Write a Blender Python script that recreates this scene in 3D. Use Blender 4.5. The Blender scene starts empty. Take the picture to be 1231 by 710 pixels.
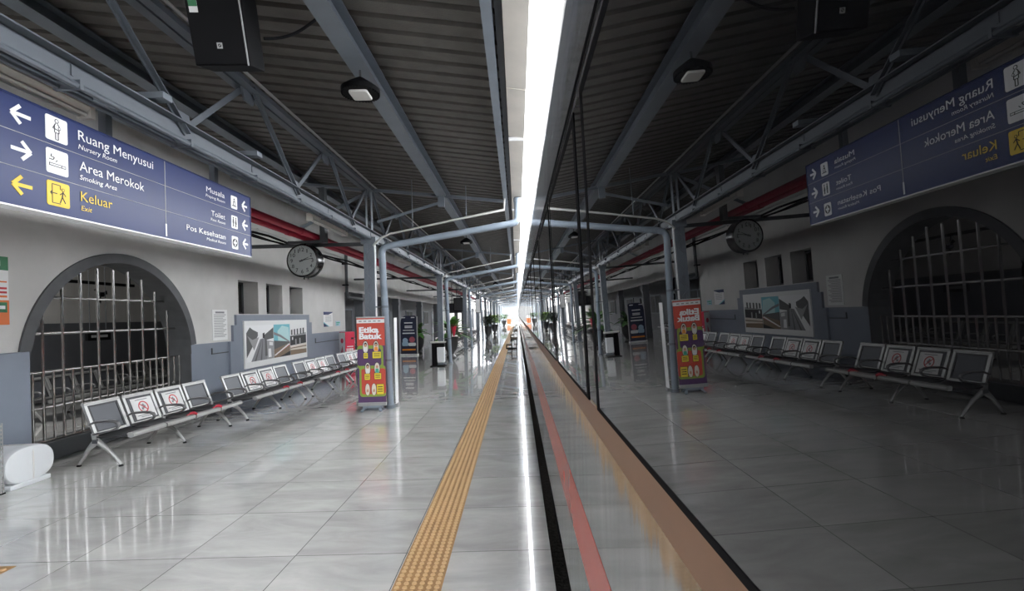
import bpy, bmesh, math, random
from mathutils import Matrix, Vector
random.seed(7)
PI = math.pi
SC = bpy.context.scene
COL = SC.collection

# ------------------------------------------------------------------ camera
H = 1.69
F_PX, W_PX, H_PX = 593.0, 1231.0, 710.0
ROLL = 0.025
cam_d = bpy.data.cameras.new('camera')
cam = bpy.data.objects.new('camera', cam_d)
COL.objects.link(cam)
cam_d.sensor_fit = 'HORIZONTAL'
cam_d.sensor_width = 36.0
cam_d.lens = 36.0 * F_PX / W_PX
cam_d.shift_x = (615.5 - 622.0) / W_PX
cam_d.shift_y = (378.0 - 355.0) / W_PX
cam_d.clip_start = 0.02
cam_d.clip_end = 600
# looks along +Y, rolled slightly
cam.matrix_world = Matrix.Translation((0, 0, H)) @ Matrix.Rotation(PI / 2, 4, 'X') @ Matrix.Rotation(-ROLL, 4, 'Z')
SC.camera = cam

# ------------------------------------------------------------------ world, light, exposure
SC.view_settings.view_transform = 'Standard'
SC.view_settings.look = 'None'
SC.view_settings.gamma = 1.0
SC.view_settings.use_curve_mapping = False
SC.view_settings.exposure = 3.47
w = bpy.data.worlds.new('overcast_sky')
SC.world = w
w.use_nodes = True
bg = w.node_tree.nodes['Background']
bg.inputs[0].default_value = (0.93, 0.96, 1.0, 1)
bg.inputs[1].default_value = 1.6
SC.cycles.use_denoising = True
SC.cycles.max_bounces = 8
SC.cycles.diffuse_bounces = 5
SC.cycles.glossy_bounces = 5
SC.cycles.sample_clamp_indirect = 6.0


def area(name, loc, rot, sx, sy, power, color=(1, 1, 1)):
    l = bpy.data.lights.new(name, 'AREA')
    l.shape = 'RECTANGLE'
    l.size, l.size_y = sx, sy
    l.energy = power
    l.color = color
    o = bpy.data.objects.new(name, l)
    o.location, o.rotation_euler = loc, rot
    COL.objects.link(o)
    return o


# ------------------------------------------------------------------ materials
def mat(name, col, rough=0.5, metal=0.0, spec=0.5, var=0.0, scale=3.0, bump=0.0, bscale=20.0, stretch=None, ior=1.5, rvar=0.0):
    m = bpy.data.materials.new(name)
    m.use_nodes = True
    nt = m.node_tree
    b = nt.nodes['Principled BSDF']
    b.inputs['Base Color'].default_value = (*col, 1)
    b.inputs['Roughness'].default_value = rough
    b.inputs['Metallic'].default_value = metal
    b.inputs['Specular IOR Level'].default_value = spec
    b.inputs['IOR'].default_value = ior
    if var or bump or rvar:
        tc = nt.nodes.new('ShaderNodeTexCoord')
        mp = nt.nodes.new('ShaderNodeMapping')
        nt.links.new(tc.outputs['Object'], mp.inputs[0])
        if stretch:
            mp.inputs['Scale'].default_value = stretch
    if var or rvar:
        n = nt.nodes.new('ShaderNodeTexNoise')
        n.inputs['Scale'].default_value = scale
        n.inputs['Detail'].default_value = 5
        nt.links.new(mp.outputs[0], n.inputs['Vector'])
    if var:
        r = nt.nodes.new('ShaderNodeMapRange')
        r.inputs['From Min'].default_value, r.inputs['From Max'].default_value = 0.3, 0.7
        r.inputs['To Min'].default_value, r.inputs['To Max'].default_value = 1 - var, 1 + var
        nt.links.new(n.outputs[0], r.inputs[0])
        mx = nt.nodes.new('ShaderNodeMix')
        mx.data_type = 'RGBA'
        mx.blend_type = 'MULTIPLY'
        mx.inputs[0].default_value = 1
        mx.inputs[6].default_value = (*col, 1)
        nt.links.new(r.outputs[0], mx.inputs[7])
        nt.links.new(mx.outputs[2], b.inputs['Base Color'])
    if rvar:
        r2 = nt.nodes.new('ShaderNodeMapRange')
        r2.inputs['From Min'].default_value, r2.inputs['From Max'].default_value = 0.3, 0.7
        r2.inputs['To Min'].default_value, r2.inputs['To Max'].default_value = max(0, rough - rvar), rough + rvar
        nt.links.new(n.outputs[0], r2.inputs[0])
        nt.links.new(r2.outputs[0], b.inputs['Roughness'])
    if bump:
        n2 = nt.nodes.new('ShaderNodeTexNoise')
        n2.inputs['Scale'].default_value = bscale
        n2.inputs['Detail'].default_value = 3
        nt.links.new(mp.outputs[0], n2.inputs['Vector'])
        bp = nt.nodes.new('ShaderNodeBump')
        bp.inputs['Strength'].default_value = bump
        bp.inputs['Distance'].default_value = 0.01
        nt.links.new(n2.outputs[0], bp.inputs['Height'])
        nt.links.new(bp.outputs[0], b.inputs['Normal'])
    return m


def floor_material():
    m = bpy.data.materials.new('polished_floor_tile')
    m.use_nodes = True
    nt = m.node_tree
    L = nt.links.new
    b = nt.nodes['Principled BSDF']
    tc = nt.nodes.new('ShaderNodeTexCoord')
    sp = nt.nodes.new('ShaderNodeSeparateXYZ')
    L(tc.outputs['Object'], sp.inputs[0])

    def mth(op, a, c=None, d=None):
        n = nt.nodes.new('ShaderNodeMath')
        n.operation = op
        for i, x in enumerate((a, c, d)):
            if x is None:
                continue
            if isinstance(x, (int, float)):
                n.inputs[i].default_value = x
            else:
                L(x, n.inputs[i])
        return n.outputs[0]
    PX, PY = 0.80, 0.803
    ux = mth('DIVIDE', mth('ADD', sp.outputs[0], 0.836 + 40 * PX), PX)
    uy = mth('DIVIDE', mth('ADD', sp.outputs[1], -3.54 + 40 * PY), PY)
    fx, fy = mth('FRACT', ux), mth('FRACT', uy)
    ex = mth('MULTIPLY', mth('MINIMUM', fx, mth('SUBTRACT', 1.0, fx)), PX)
    ey = mth('MULTIPLY', mth('MINIMUM', fy, mth('SUBTRACT', 1.0, fy)), PY)
    lx = mth('MULTIPLY', mth('LESS_THAN', ex, 0.003), mth('LESS_THAN', sp.outputs[0], -0.5))
    ly = mth('LESS_THAN', ey, 0.003)
    line = mth('MAXIMUM', lx, ly)
    cb = nt.nodes.new('ShaderNodeCombineXYZ')
    L(mth('FLOOR', ux), cb.inputs[0])
    L(mth('FLOOR', uy), cb.inputs[1])
    wn = nt.nodes.new('ShaderNodeTexWhiteNoise')
    wn.noise_dimensions = '3D'
    L(cb.outputs[0], wn.inputs['Vector'])
    # clouding: each tile has its own offset into the noise, streaky along X
    mp = nt.nodes.new('ShaderNodeMapping')
    mp.inputs['Scale'].default_value = (1.2, 3.2, 1)
    L(tc.outputs['Object'], mp.inputs[0])
    va = nt.nodes.new('ShaderNodeVectorMath')
    va.operation = 'MULTIPLY_ADD'
    va.inputs[1].default_value = (7, 7, 7)
    L(wn.outputs['Color'], va.inputs[0])
    L(mp.outputs[0], va.inputs[2])
    n = nt.nodes.new('ShaderNodeTexNoise')
    n.inputs['Scale'].default_value = 1.1
    n.inputs['Detail'].default_value = 8
    n.inputs['Roughness'].default_value = 0.62
    n.inputs['Distortion'].default_value = 0.6
    L(va.outputs[0], n.inputs['Vector'])
    v = mth('MULTIPLY_ADD', mth('SUBTRACT', n.outputs[0], 0.5), 0.95, 1.0)
    v = mth('MULTIPLY', v, mth('MULTIPLY_ADD', wn.outputs['Value'], 0.07, 0.96))
    v = mth('MULTIPLY', v, mth('MULTIPLY_ADD', line, -0.72, 1.0))
    mx = nt.nodes.new('ShaderNodeMix')
    mx.data_type = 'RGBA'
    mx.blend_type = 'MULTIPLY'
    mx.inputs[0].default_value = 1
    mx.inputs[6].default_value = (0.50, 0.495, 0.475, 1)
    L(v, mx.inputs[7])
    L(mx.outputs[2], b.inputs['Base Color'])
    L(mth('MULTIPLY_ADD', n.outputs[0], 0.10, 0.10), b.inputs['Roughness'])
    b.inputs['Coat Weight'].default_value = 0.75
    b.inputs['Coat Roughness'].default_value = 0.015
    b.inputs['Coat IOR'].default_value = 1.5
    b.inputs['IOR'].default_value = 1.55
    n2 = nt.nodes.new('ShaderNodeTexNoise')
    n2.inputs['Scale'].default_value = 5.0
    n2.inputs['Detail'].default_value = 2
    L(tc.outputs['Object'], n2.inputs['Vector'])
    bp = nt.nodes.new('ShaderNodeBump')
    bp.inputs['Strength'].default_value = 0.022
    bp.inputs['Distance'].default_value = 0.02
    L(n2.outputs[0], bp.inputs['Height'])
    L(bp.outputs[0], b.inputs['Normal'])
    return m


M = dict(
    floor=floor_material(),
    wall=mat('painted_plaster', (0.53, 0.52, 0.50), 0.75, var=0.10, scale=1.3, bump=0.15, bscale=30),
    dado=mat('blue_grey_wall_paint', (0.185, 0.21, 0.255), 0.42, var=0.06, scale=2),
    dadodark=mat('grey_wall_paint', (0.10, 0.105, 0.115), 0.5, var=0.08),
    ring=mat('dark_grey_arch_paint', (0.058, 0.061, 0.065), 0.5, var=0.15, scale=6),
    roof=mat('corrugated_roof_sheet', (0.082, 0.075, 0.067), 0.6, var=0.18, scale=6, bump=0.2, bscale=60),
    steel=mat('blue_grey_painted_steel', (0.135, 0.156, 0.180), 0.45, var=0.08, scale=4),
    trusssteel=mat('shaded_truss_steel', (0.085, 0.098, 0.114), 0.45, var=0.08, scale=4),  # same paint as steel, darkened so the trusses look less lit
    steeldark=mat('dark_painted_steel', (0.05, 0.055, 0.06), 0.5),
    pipe=mat('pale_blue_pipe', (0.215, 0.255, 0.30), 0.35, var=0.05),
    conduit=mat('pale_conduit', (0.42, 0.42, 0.40), 0.45),
    redpipe=mat('red_hydrant_pipe', (0.36, 0.018, 0.045), 0.5, spec=0.3),
    gutter=mat('beige_fibre_panel', (0.44, 0.41, 0.36), 0.7, var=0.08, scale=3),
    yellow=mat('shaded_yellow_tile', (0.33, 0.195, 0.085), 0.6, spec=0.25, var=0.15, scale=9),  # base darkened to paint in the shading around the studs
    stud=mat('yellow_stud', (0.56, 0.37, 0.19), 0.5, spec=0.3),  # lighter than the base, as if the studs caught the light
    black=mat('black_plastic', (0.005, 0.005, 0.0055), 0.6, spec=0.06),
    blackm=mat('matte_black', (0.006, 0.006, 0.007), 0.8, spec=0.15),
    rubber=mat('black_rubber', (0.006, 0.006, 0.007), 0.85, spec=0.08),
    concrete=mat('dark_concrete', (0.02, 0.02, 0.019), 0.85, spec=0.05, var=0.3, scale=5),
    ballast=mat('track_ballast', (0.012, 0.011, 0.01), 0.95, spec=0.0, var=0.5, scale=20, bump=1.0, bscale=30),
    glass=mat('dark_tinted_glass', (0.003, 0.003, 0.0035), 0.0, ior=1.62, spec=0.5),
    band=mat('black_glossy_band', (0.006, 0.006, 0.007), 0.03, ior=1.55),
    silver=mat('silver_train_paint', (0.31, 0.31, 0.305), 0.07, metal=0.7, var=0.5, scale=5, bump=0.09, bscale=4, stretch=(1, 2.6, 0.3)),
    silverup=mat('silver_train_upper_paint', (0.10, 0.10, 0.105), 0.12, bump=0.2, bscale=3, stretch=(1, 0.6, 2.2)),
    trainroof=mat('grey_train_roof', (0.30, 0.30, 0.31), 0.45),
    orange=mat('orange_train_stripe', (0.21, 0.112, 0.066), 0.4, spec=0.25, var=0.06, scale=5),
    red=mat('red_train_stripe', (0.52, 0.09, 0.07), 0.25, var=0.05),
    stepy=mat('ochre_step_paint', (0.32, 0.2, 0.08), 0.6),
    navy=mat('navy_sign_face', (0.014, 0.026, 0.105), 0.3, spec=0.22, var=0.08, scale=2),
    white=mat('white_vinyl', (0.78, 0.78, 0.78), 0.45),
    signyellow=mat('yellow_vinyl', (0.75, 0.52, 0.03), 0.45),
    alu=mat('aluminium', (0.37, 0.37, 0.36), 0.34, metal=0.45),
    chrome=mat('polished_stainless_steel', (0.45, 0.44, 0.43), 0.18, metal=1.0),
    perf=mat('perforated_grey_steel', (0.075, 0.08, 0.09), 0.42, metal=0.3),
    seatdark=mat('dark_seat_steel', (0.03, 0.03, 0.033), 0.4, metal=0.3),
    paper=mat('white_paper', (0.72, 0.72, 0.71), 0.6),
    ink=mat('grey_print', (0.22, 0.22, 0.23), 0.6),
    inkblack=mat('black_print', (0.02, 0.02, 0.022), 0.6),
    redink=mat('red_print', (0.55, 0.03, 0.04), 0.5),
    redtape=mat('red_tape', (0.45, 0.02, 0.04), 0.4),
    wplastic=mat('white_plastic', (0.58, 0.60, 0.61), 0.28),
    clockface=mat('clock_dial', (0.24, 0.25, 0.245), 0.3),
    blackgloss=mat('black_gloss_metal', (0.012, 0.012, 0.012), 0.22),
    lens=mat('frosted_lamp_cover', (0.60, 0.59, 0.56), 0.8, spec=0.15),
    tubewhite=mat('white_tube_fitting', (0.66, 0.63, 0.585), 0.45),
    ban_red=mat('banner_red', (0.52, 0.055, 0.03), 0.4),
    ban_purple=mat('banner_purple', (0.075, 0.025, 0.105), 0.4),
    ban_green=mat('banner_green', (0.22, 0.32, 0.035), 0.4),
    ban_yellow=mat('banner_yellow', (0.75, 0.58, 0.03), 0.4),
    ban_cream=mat('banner_cream', (0.66, 0.60, 0.52), 0.4),
    ban_skin=mat('banner_skin', (0.50, 0.27, 0.17), 0.4),
    ban_teal=mat('banner_teal', (0.05, 0.36, 0.24), 0.4),
    ban_orange=mat('banner_orange', (0.75, 0.26, 0.03), 0.4),
    grey3=mat('mid_grey_print', (0.30, 0.30, 0.30), 0.5),
    grey2=mat('dark_grey_print', (0.09, 0.09, 0.09), 0.5),
    skyblue=mat('printed_sky', (0.16, 0.48, 0.55), 0.5),
    skypale=mat('printed_pale_sky', (0.45, 0.66, 0.66), 0.5),
    brown=mat('printed_brown', (0.20, 0.14, 0.09), 0.5),
    standblue=mat('standee_navy', (0.016, 0.022, 0.055), 0.35),
    pink=mat('standee_pink', (0.45, 0.10, 0.13), 0.4),
    lightblue=mat('standee_light_blue', (0.35, 0.5, 0.62), 0.4),
    leaf=mat('green_leaf', (0.05, 0.14, 0.025), 0.45, var=0.4, scale=8),
    leaflight=mat('light_green_leaf', (0.16, 0.27, 0.05), 0.45, var=0.3, scale=8),
    leafdark=mat('dark_green_leaf', (0.02, 0.05, 0.02), 0.45, var=0.4, scale=8),
    pot=mat('black_pot', (0.02, 0.02, 0.021), 0.35),
    stem=mat('brown_stem', (0.09, 0.06, 0.035), 0.8),
    redad=mat('red_advert', (0.62, 0.03, 0.075), 0.4),
    wood=mat('worn_wood_tread', (0.22, 0.17, 0.12), 0.6, var=0.2),
    screen=mat('dark_screen', (0.006, 0.006, 0.008), 0.15),
    ground=mat('outdoor_ground', (0.20, 0.19, 0.17), 0.9, var=0.2),
    orangedull=mat('dull_orange_board', (0.26, 0.07, 0.015), 0.5),
    armgrey=mat('grey_armrest_metal', (0.17, 0.17, 0.172), 0.35, metal=0.5),
    lampglow=mat('fill_lamp_tube', (0.9, 0.9, 0.9)),
    house=mat('grey_far_wall', (0.10, 0.10, 0.098), 0.8, var=0.2),
    greensign=mat('green_vinyl', (0.02, 0.16, 0.06), 0.45),
    orangesign=mat('orange_vinyl', (0.70, 0.16, 0.03), 0.45),
)


_b = M['lampglow'].node_tree.nodes['Principled BSDF']
_b.inputs['Emission Color'].default_value = (1, 1, 0.97, 1)
_b.inputs['Emission Strength'].default_value = 1.0


# ------------------------------------------------------------------ mesh builder
class MB:
    """collects shapes; map(s,t,n) turns builder coordinates into local ones"""
    def __init__(self, map=None):
        self.V, self.F, self.I = [], [], []
        self.map = map

    def add(self, vs, fs, m=0):
        o = len(self.V)
        for v in vs:
            self.V.append(tuple(self.map(*v)) if self.map else tuple(v))
        for f in fs:
            self.F.append([o + i for i in f])
            self.I.append(m)
        return self

    def box(self, x0, x1, y0, y1, z0, z1, m=0):
        v = [(x, y, z) for z in (z0, z1) for y in (y0, y1) for x in (x0, x1)]
        return self.add(v, [(0, 2, 3, 1), (4, 5, 7, 6), (0, 1, 5, 4), (2, 6, 7, 3), (0, 4, 6, 2), (1, 3, 7, 5)], m)

    def rbox(self, x0, x1, y0, y1, z0, z1, r, m=0, seg=4):
        """box with rounded corners in its first two coordinates"""
        return self.prism(rrect(x0, x1, y0, y1, r, seg), z0, z1, m)

    def prism(self, poly, n0, n1, m=0):
        k = len(poly)
        v = [(p[0], p[1], n0) for p in poly] + [(p[0], p[1], n1) for p in poly]
        f = [tuple(range(k - 1, -1, -1)), tuple(range(k, 2 * k))]
        f += [(i, (i + 1) % k, k + (i + 1) % k, k + i) for i in range(k)]
        return self.add(v, f, m)

    def loft(self, rings, m=0, caps=True):
        k = len(rings[0])
        v = [p for r in rings for p in r]
        f = []
        for a in range(len(rings) - 1):
            for i in range(k):
                j = (i + 1) % k
                f.append((a * k + i, a * k + j, (a + 1) * k + j, (a + 1) * k + i))
        if caps:
            f.append(tuple(range(k - 1, -1, -1)))
            f.append(tuple(range((len(rings) - 1) * k, len(rings) * k)))
        return self.add(v, f, m)

    def bar(self, p, q, w, h, m=0, up=(0, 0, 1), w2=None, h2=None):
        p, q = Vector(p), Vector(q)
        d = (q - p).normalized()
        u = Vector(up)
        if abs(d.dot(u)) > 0.98:
            u = Vector((1, 0, 0))
        s = d.cross(u).normalized()
        u = s.cross(d).normalized()
        rings = []
        for c, a, b in ((p, w, h), (q, w2 or w, h2 or h)):
            rings.append([tuple(c + s * (i * a / 2) + u * (j * b / 2)) for i, j in ((-1, -1), (1, -1), (1, 1), (-1, 1))])
        return self.loft(rings, m)

    def tube(self, pts, r, n=10, m=0):
        pts = [Vector(p) for p in pts]
        rs = r if isinstance(r, (list, tuple)) else [r] * len(pts)
        d0 = (pts[1] - pts[0]).normalized()
        ref = Vector((0, 0, 1)) if abs(d0.z) < 0.9 else Vector((1, 0, 0))
        s = d0.cross(ref).normalized()
        rings = []
        for i, p in enumerate(pts):
            a = pts[max(i - 1, 0)]
            b = pts[min(i + 1, len(pts) - 1)]
            d = (b - a).normalized()
            s = (s - d * s.dot(d)).normalized()
            u = s.cross(d)
            k = 1.0
            if 0 < i < len(pts) - 1:
                c = (p - a).normalized().dot((b - p).normalized())
                k = 1 / max(0.5, math.sqrt((1 + c) / 2))
            rings.append([tuple(p + (s * math.cos(t) + u * math.sin(t)) * rs[i] * (k if i in range(1, len(pts) - 1) else 1)) for t in [2 * PI * j / n for j in range(n)]])
        return self.loft(rings, m)

    def lathe(self, prof, c=(0, 0, 0), n=24, m=0):
        rings = [[(c[0] + r * math.cos(2 * PI * j / n), c[1] + r * math.sin(2 * PI * j / n), c[2] + z) for j in range(n)] for r, z in prof]
        return self.loft(rings, m)

    def build(self, name, mats, parent=None, smooth=None, bevel=0):
        me = bpy.data.meshes.new(name)
        me.from_pydata(self.V, [], self.F)
        for mm in (mats if isinstance(mats, (list, tuple)) else [mats]):
            me.materials.append(M[mm])
        for p, i in zip(me.polygons, self.I):
            p.material_index = i
        bm = bmesh.new()
        bm.from_mesh(me)
        bmesh.ops.recalc_face_normals(bm, faces=bm.faces)
        bm.to_mesh(me)
        bm.free()
        if smooth:
            me.polygons.foreach_set('use_smooth', [True] * len(me.polygons))
            me.set_sharp_from_angle(angle=math.radians(smooth))
        o = bpy.data.objects.new(name, me)
        COL.objects.link(o)
        if parent:
            o.parent = parent
        if bevel:
            b = o.modifiers.new('bevel', 'BEVEL')
            b.width = bevel
            b.segments = 2
            b.limit_method = 'ANGLE'
        return o


def rrect(x0, x1, y0, y1, r, seg=4):
    out = []
    for cx, cy, a0 in ((x1 - r, y1 - r, 0), (x0 + r, y1 - r, PI / 2), (x0 + r, y0 + r, PI), (x1 - r, y0 + r, 1.5 * PI)):
        out += [(cx + r * math.cos(a0 + PI / 2 * i / seg), cy + r * math.sin(a0 + PI / 2 * i / seg)) for i in range(seg + 1)]
    return out


def circ(cx, cy, r, n=24, ry=None, a0=0):
    return [(cx + r * math.cos(a0 + 2 * PI * i / n), cy + (ry or r) * math.sin(a0 + 2 * PI * i / n)) for i in range(n)]


def seg2(a, b, w):
    """2-D stroke polygon"""
    dx, dy = b[0] - a[0], b[1] - a[1]
    l = math.hypot(dx, dy)
    nx, ny = -dy / l * w / 2, dx / l * w / 2
    return [(a[0] + nx, a[1] + ny), (a[0] - nx, a[1] - ny), (b[0] - nx, b[1] - ny), (b[0] + nx, b[1] + ny)]


def faceX(s, t, n):      # a vertical face looking towards +X, s runs along +Y
    return (n, s, t)


def faceY(s, t, n):      # a vertical face looking towards -Y, s runs along +X
    return (s, -n, t)


def alongY(s, t, n):     # section in X-Z, extruded along Y
    return (s, n, t)


def tag(o, label, cat, group=None, kind=None):
    o['label'] = label
    o['category'] = cat
    if group:
        o['group'] = group
    if kind:
        o['kind'] = kind
    return o


def struct(o):
    o['kind'] = 'structure'
    return o


def thing(name, label, cat, loc=(0, 0, 0), rz=0, group=None):
    o = bpy.data.objects.new(name, None)
    COL.objects.link(o)
    o.location = loc
    o.rotation_euler = (0, 0, rz)
    o.empty_display_size = 0.1
    return tag(o, label, cat, group)


def dup(root, loc, rz=None, label=None, group=None):
    def cp(o, par):
        c = o.copy()
        COL.objects.link(c)
        if par:
            c.parent = par
        for ch in list(o.children):
            cp(ch, c)
        return c
    r = cp(root, None)
    r.location = loc
    if rz is not None:
        r.rotation_euler = (0, 0, rz)
    if label:
        r['label'] = label
    if group:
        r['group'] = group
    return r


def lettering(txt, x, y, cap, width, m, parent, face, n=0.004, align='L', italic=0, bold=0.0, name='lettering'):
    """real lettering as a thin mesh: left (or right/centre) edge x, baseline y, cap height, total width"""
    cu = bpy.data.curves.new('lettering', 'FONT')
    cu.body = txt
    cu.size = 1
    cu.offset = bold
    cu.resolution_u = 3
    cu.extrude = 0.0
    tmp = bpy.data.objects.new('lettering', cu)
    me = bpy.data.meshes.new_from_object(tmp)
    bpy.data.objects.remove(tmp)
    bpy.data.curves.remove(cu)
    xs = [v.co.x for v in me.vertices]
    x0, x1 = min(xs), max(xs)
    sx = width / (x1 - x0)
    sy = cap / 0.70
    for v in me.vertices:
        s = (v.co.x - x0) * sx
        if align == 'R':
            s -= width
        elif align == 'C':
            s -= width / 2
        t = v.co.y * sy
        v.co = face(x + s + italic * t, y + t, n)
    me.materials.clear()
    me.materials.append(M[m])
    o = bpy.data.objects.new(name, me)
    COL.objects.link(o)
    o.parent = parent
    return o


# ================================================================== SETTING
Y0, Y1 = -8.0, 112.0
EDGE = 0.195
fl = MB().box(-11, EDGE, Y0, Y1, -0.25, 0).build('floor', 'floor')
struct(fl)
struct(MB().box(-11, 0.10, Y0, Y1, -1.1, -0.25).build('wall_platform', 'concrete'))
struct(MB().box(0.10, 12, Y0, Y1 + 60, -1.3, -1.1).build('floor_track', 'ballast'))
struct(MB().box(-120, 120, -120, 400, -1.5, -1.3).build('ground', 'ground'))


def roof_z(x):
    return 4.02 - 0.132 * (x + 0.15)


# corrugated canopy: trapezoid ribs running across the platform
rf = MB(lambda s, t, n: (n, s, t + roof_z(n)))
P = 0.222
prof = []
y = Y0 + 3.6
while y < 104:
    prof += [(y, 0.0), (y + 0.150, 0.0), (y + 0.158, 0.055), (y + 0.214, 0.055)]
    y += P
for xa, part in ((-6.1, [p for p in prof if p[0] < 62]), (-3.1, [p for p in prof if p[0] >= 61.7])):
    rows = [[(s, t, x) for s, t in part] for x in (xa, 0.0)]
    k = len(part)
    rf.add([p for r in rows for p in r], [(i, i + 1, k + i + 1, k + i) for i in range(k - 1)])
    rf.add([(p[0], p[1] + 0.02, p[2]) for r in rows for p in r], [(i, i + 1, k + i + 1, k + i) for i in range(k - 1)])
struct(rf.build('ceiling', 'roof'))

# ---- left wall with arch and three slit windows
WX = -5.8
AC, AZ, AR = 7.28, 1.14, 1.46
wl = MB()


def wall(y0, y1, z0, z1, m):
    wl.box(WX - 0.4, WX, y0, y1, z0, z1, m)


TOP = 4.764
DL, DR = 1.40, 1.30
wall(Y0, AC - AR, 0, DL, 1)
wall(Y0, AC - AR, DL, TOP, 0)
N = 28
for i in range(N):
    a0, a1 = PI - PI * i / N, PI - PI * (i + 1) / N
    ya, za = AC + AR * math.cos(a0), AZ + AR * math.sin(a0)
    yb, zb = AC + AR * math.cos(a1), AZ + AR * math.sin(a1)
    wl.prism([(ya, za), (yb, zb), (yb, TOP), (ya, TOP)], WX - 0.4, WX, 0) if False else wl.add(
        [(x, p[0], p[1]) for x in (WX - 0.4, WX) for p in ((ya, za), (yb, zb), (yb, TOP), (ya, TOP))],
        [(3, 2, 1, 0), (4, 5, 6, 7), (0, 1, 5, 4), (1, 2, 6, 5), (2, 3, 7, 6), (3, 0, 4, 7)], 0)
slits = [(10.27, 11.06), (11.42, 12.20), (12.59, 13.35)]
ZS0, ZS1 = 1.85, 2.56
E2 = 16.6
wall(AC + AR, E2, 0, DR, 1)
wall(AC + AR, slits[0][0], DR, TOP, 0)
wall(slits[0][0], slits[2][1], DR, ZS0, 0)
wall(slits[0][0], slits[2][1], ZS1, TOP, 0)
wall(slits[0][1], slits[1][0], ZS0, ZS1, 0)
wall(slits[1][1], slits[2][0], ZS0, ZS1, 0)
wall(slits[2][1], E2, DR, TOP, 0)
struct(wl.build('wall_left', ['wall', 'dado']))
for i, (a, b) in enumerate(slits):
    f = MB()
    f.box(WX - 0.38, WX - 0.33, a, b, ZS0, ZS0 + 0.05).box(WX - 0.38, WX - 0.33, a, b, ZS1 - 0.05, ZS1)
    f.box(WX - 0.38, WX - 0.33, a, a + 0.05, ZS0, ZS1).box(WX - 0.38, WX - 0.33, b - 0.05, b, ZS0, ZS1)
    fo = struct(f.build('window_%d' % (i + 1), 'steeldark'))
    MB().box(WX - 0.37, WX - 0.35, a + 0.05, b - 0.05, ZS0 + 0.05, ZS1 - 0.05).build('pane', 'glass', fo)
# arch surround: lining all round the opening, and a raised ring above the painted dado
rg = MB()


def arc_part(r0, r1, x0, x1, amin, amax, n):
    for i in range(n):
        a0, a1 = amax + (amin - amax) * i / n, amax + (amin - amax) * (i + 1) / n
        q = [(AC + r * math.cos(a), AZ + r * math.sin(a)) for a, r in ((a0, r0), (a1, r0), (a1, r1), (a0, r1))]
        rg.add([(x, p[0], p[1]) for x in (x0, x1) for p in q],
               [(3, 2, 1, 0), (4, 5, 6, 7), (0, 1, 5, 4), (1, 2, 6, 5), (2, 3, 7, 6), (3, 0, 4, 7)])


arc_part(AR - 0.012, AR + 0.002, WX - 0.42, WX + 0.012, 0, PI, 36)
arc_part(AR - 0.012, AR + 0.125, WX - 0.02, WX + 0.028, math.asin((1.31 - AZ) / (AR + 0.12)), PI - math.asin((1.40 - AZ) / (AR + 0.12)), 40)
rg.box(WX - 0.42, WX + 0.004, AC + AR - 0.012, AC + AR + 0.004, 0, AZ)
rg.box(WX - 0.42, WX - 0.002, AC - AR - 0.004, AC - AR + 0.012, 0, AZ)
struct(rg.build('trim_1', 'ring'))
# pier left of arch, in blue-grey paint, and the raised panel around the poster
struct(MB().box(WX, WX + 0.06, 4.9, 5.80, 0, 1.40).build('trim_2', 'dado', bevel=0.008))
pn = MB(faceX)
pn.prism([(9.86, 0.0), (13.95, 0.0), (13.95, 1.29), (13.78, 1.29), (13.78, 1.62), (13.62, 1.62), (13.62, 1.83), (10.10, 1.83), (10.10, 1.62), (9.98, 1.62), (9.98, 1.29), (9.86, 1.29)], WX, WX + 0.05)
struct(pn.build('trim_3', 'dado'))
for i, (a, b, z0, z1) in enumerate(((9.32, 9.92, 1.08, 1.2), (14.1, 16.0, 1.02, 1.16))):
    t = MB().box(WX, WX + 0.012, a, b, z0, z0 + 0.02).box(WX, WX + 0.012, a, a + 0.03, z0, z1)
    struct(t.build('trim_%d' % (4 + i), 'steeldark'))
struct(MB().box(WX, WX + 0.02, AC + AR + 0.03, E2, 0, 0.16).build('baseboard_left', 'dadodark'))
struct(MB().box(WX - 0.45, WX - 0.13, AC - AR, AC + AR, 0, 0.22).build('trim_6', 'steeldark', bevel=0.01))
# room behind the arch
struct(MB().box(-10.6, -10.4, 2, 16.4, 1.75, 3.8).build('wall_room_back', 'wall'))
struct(MB().box(-10.6, -10.36, 2, 16.4, 0, 1.75).build('wall_room_dado', 'dadodark'))
struct(MB().box(-10.6, -6.2, 2, 2.2, 0, 3.8).build('wall_room_near', 'wall'))
struct(MB().box(-10.6, -6.2, 16.4, 16.6, 0, 4.6).build('wall_room_far', 'wall'))
struct(MB().box(-10.6, -6.2, 2, 16.6, 3.8, 3.95).build('ceiling_room', 'wall'))

rl = thing('added_ceiling_lamp', 'added fluorescent ceiling lamp, out of view, brightening the room behind the arched grille', 'lamp', (-8.3, 7.4, 3.8))  # unseen lamp added to brighten the room's back wall
MB().box(-0.09, 0.09, -0.7, 0.7, -0.07, 0.0).build('housing', 'white', rl, bevel=0.01)
MB().tube([(0, -0.65, -0.09), (0, 0.65, -0.09)], 0.02, 10).build('tube', 'lampglow', rl)
ll = area('room_fill_light', (-8.3, 7.4, 3.68), (0, 0, 0), 0.15, 1.3, 10)  # fill light belonging to the added lamp

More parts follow.
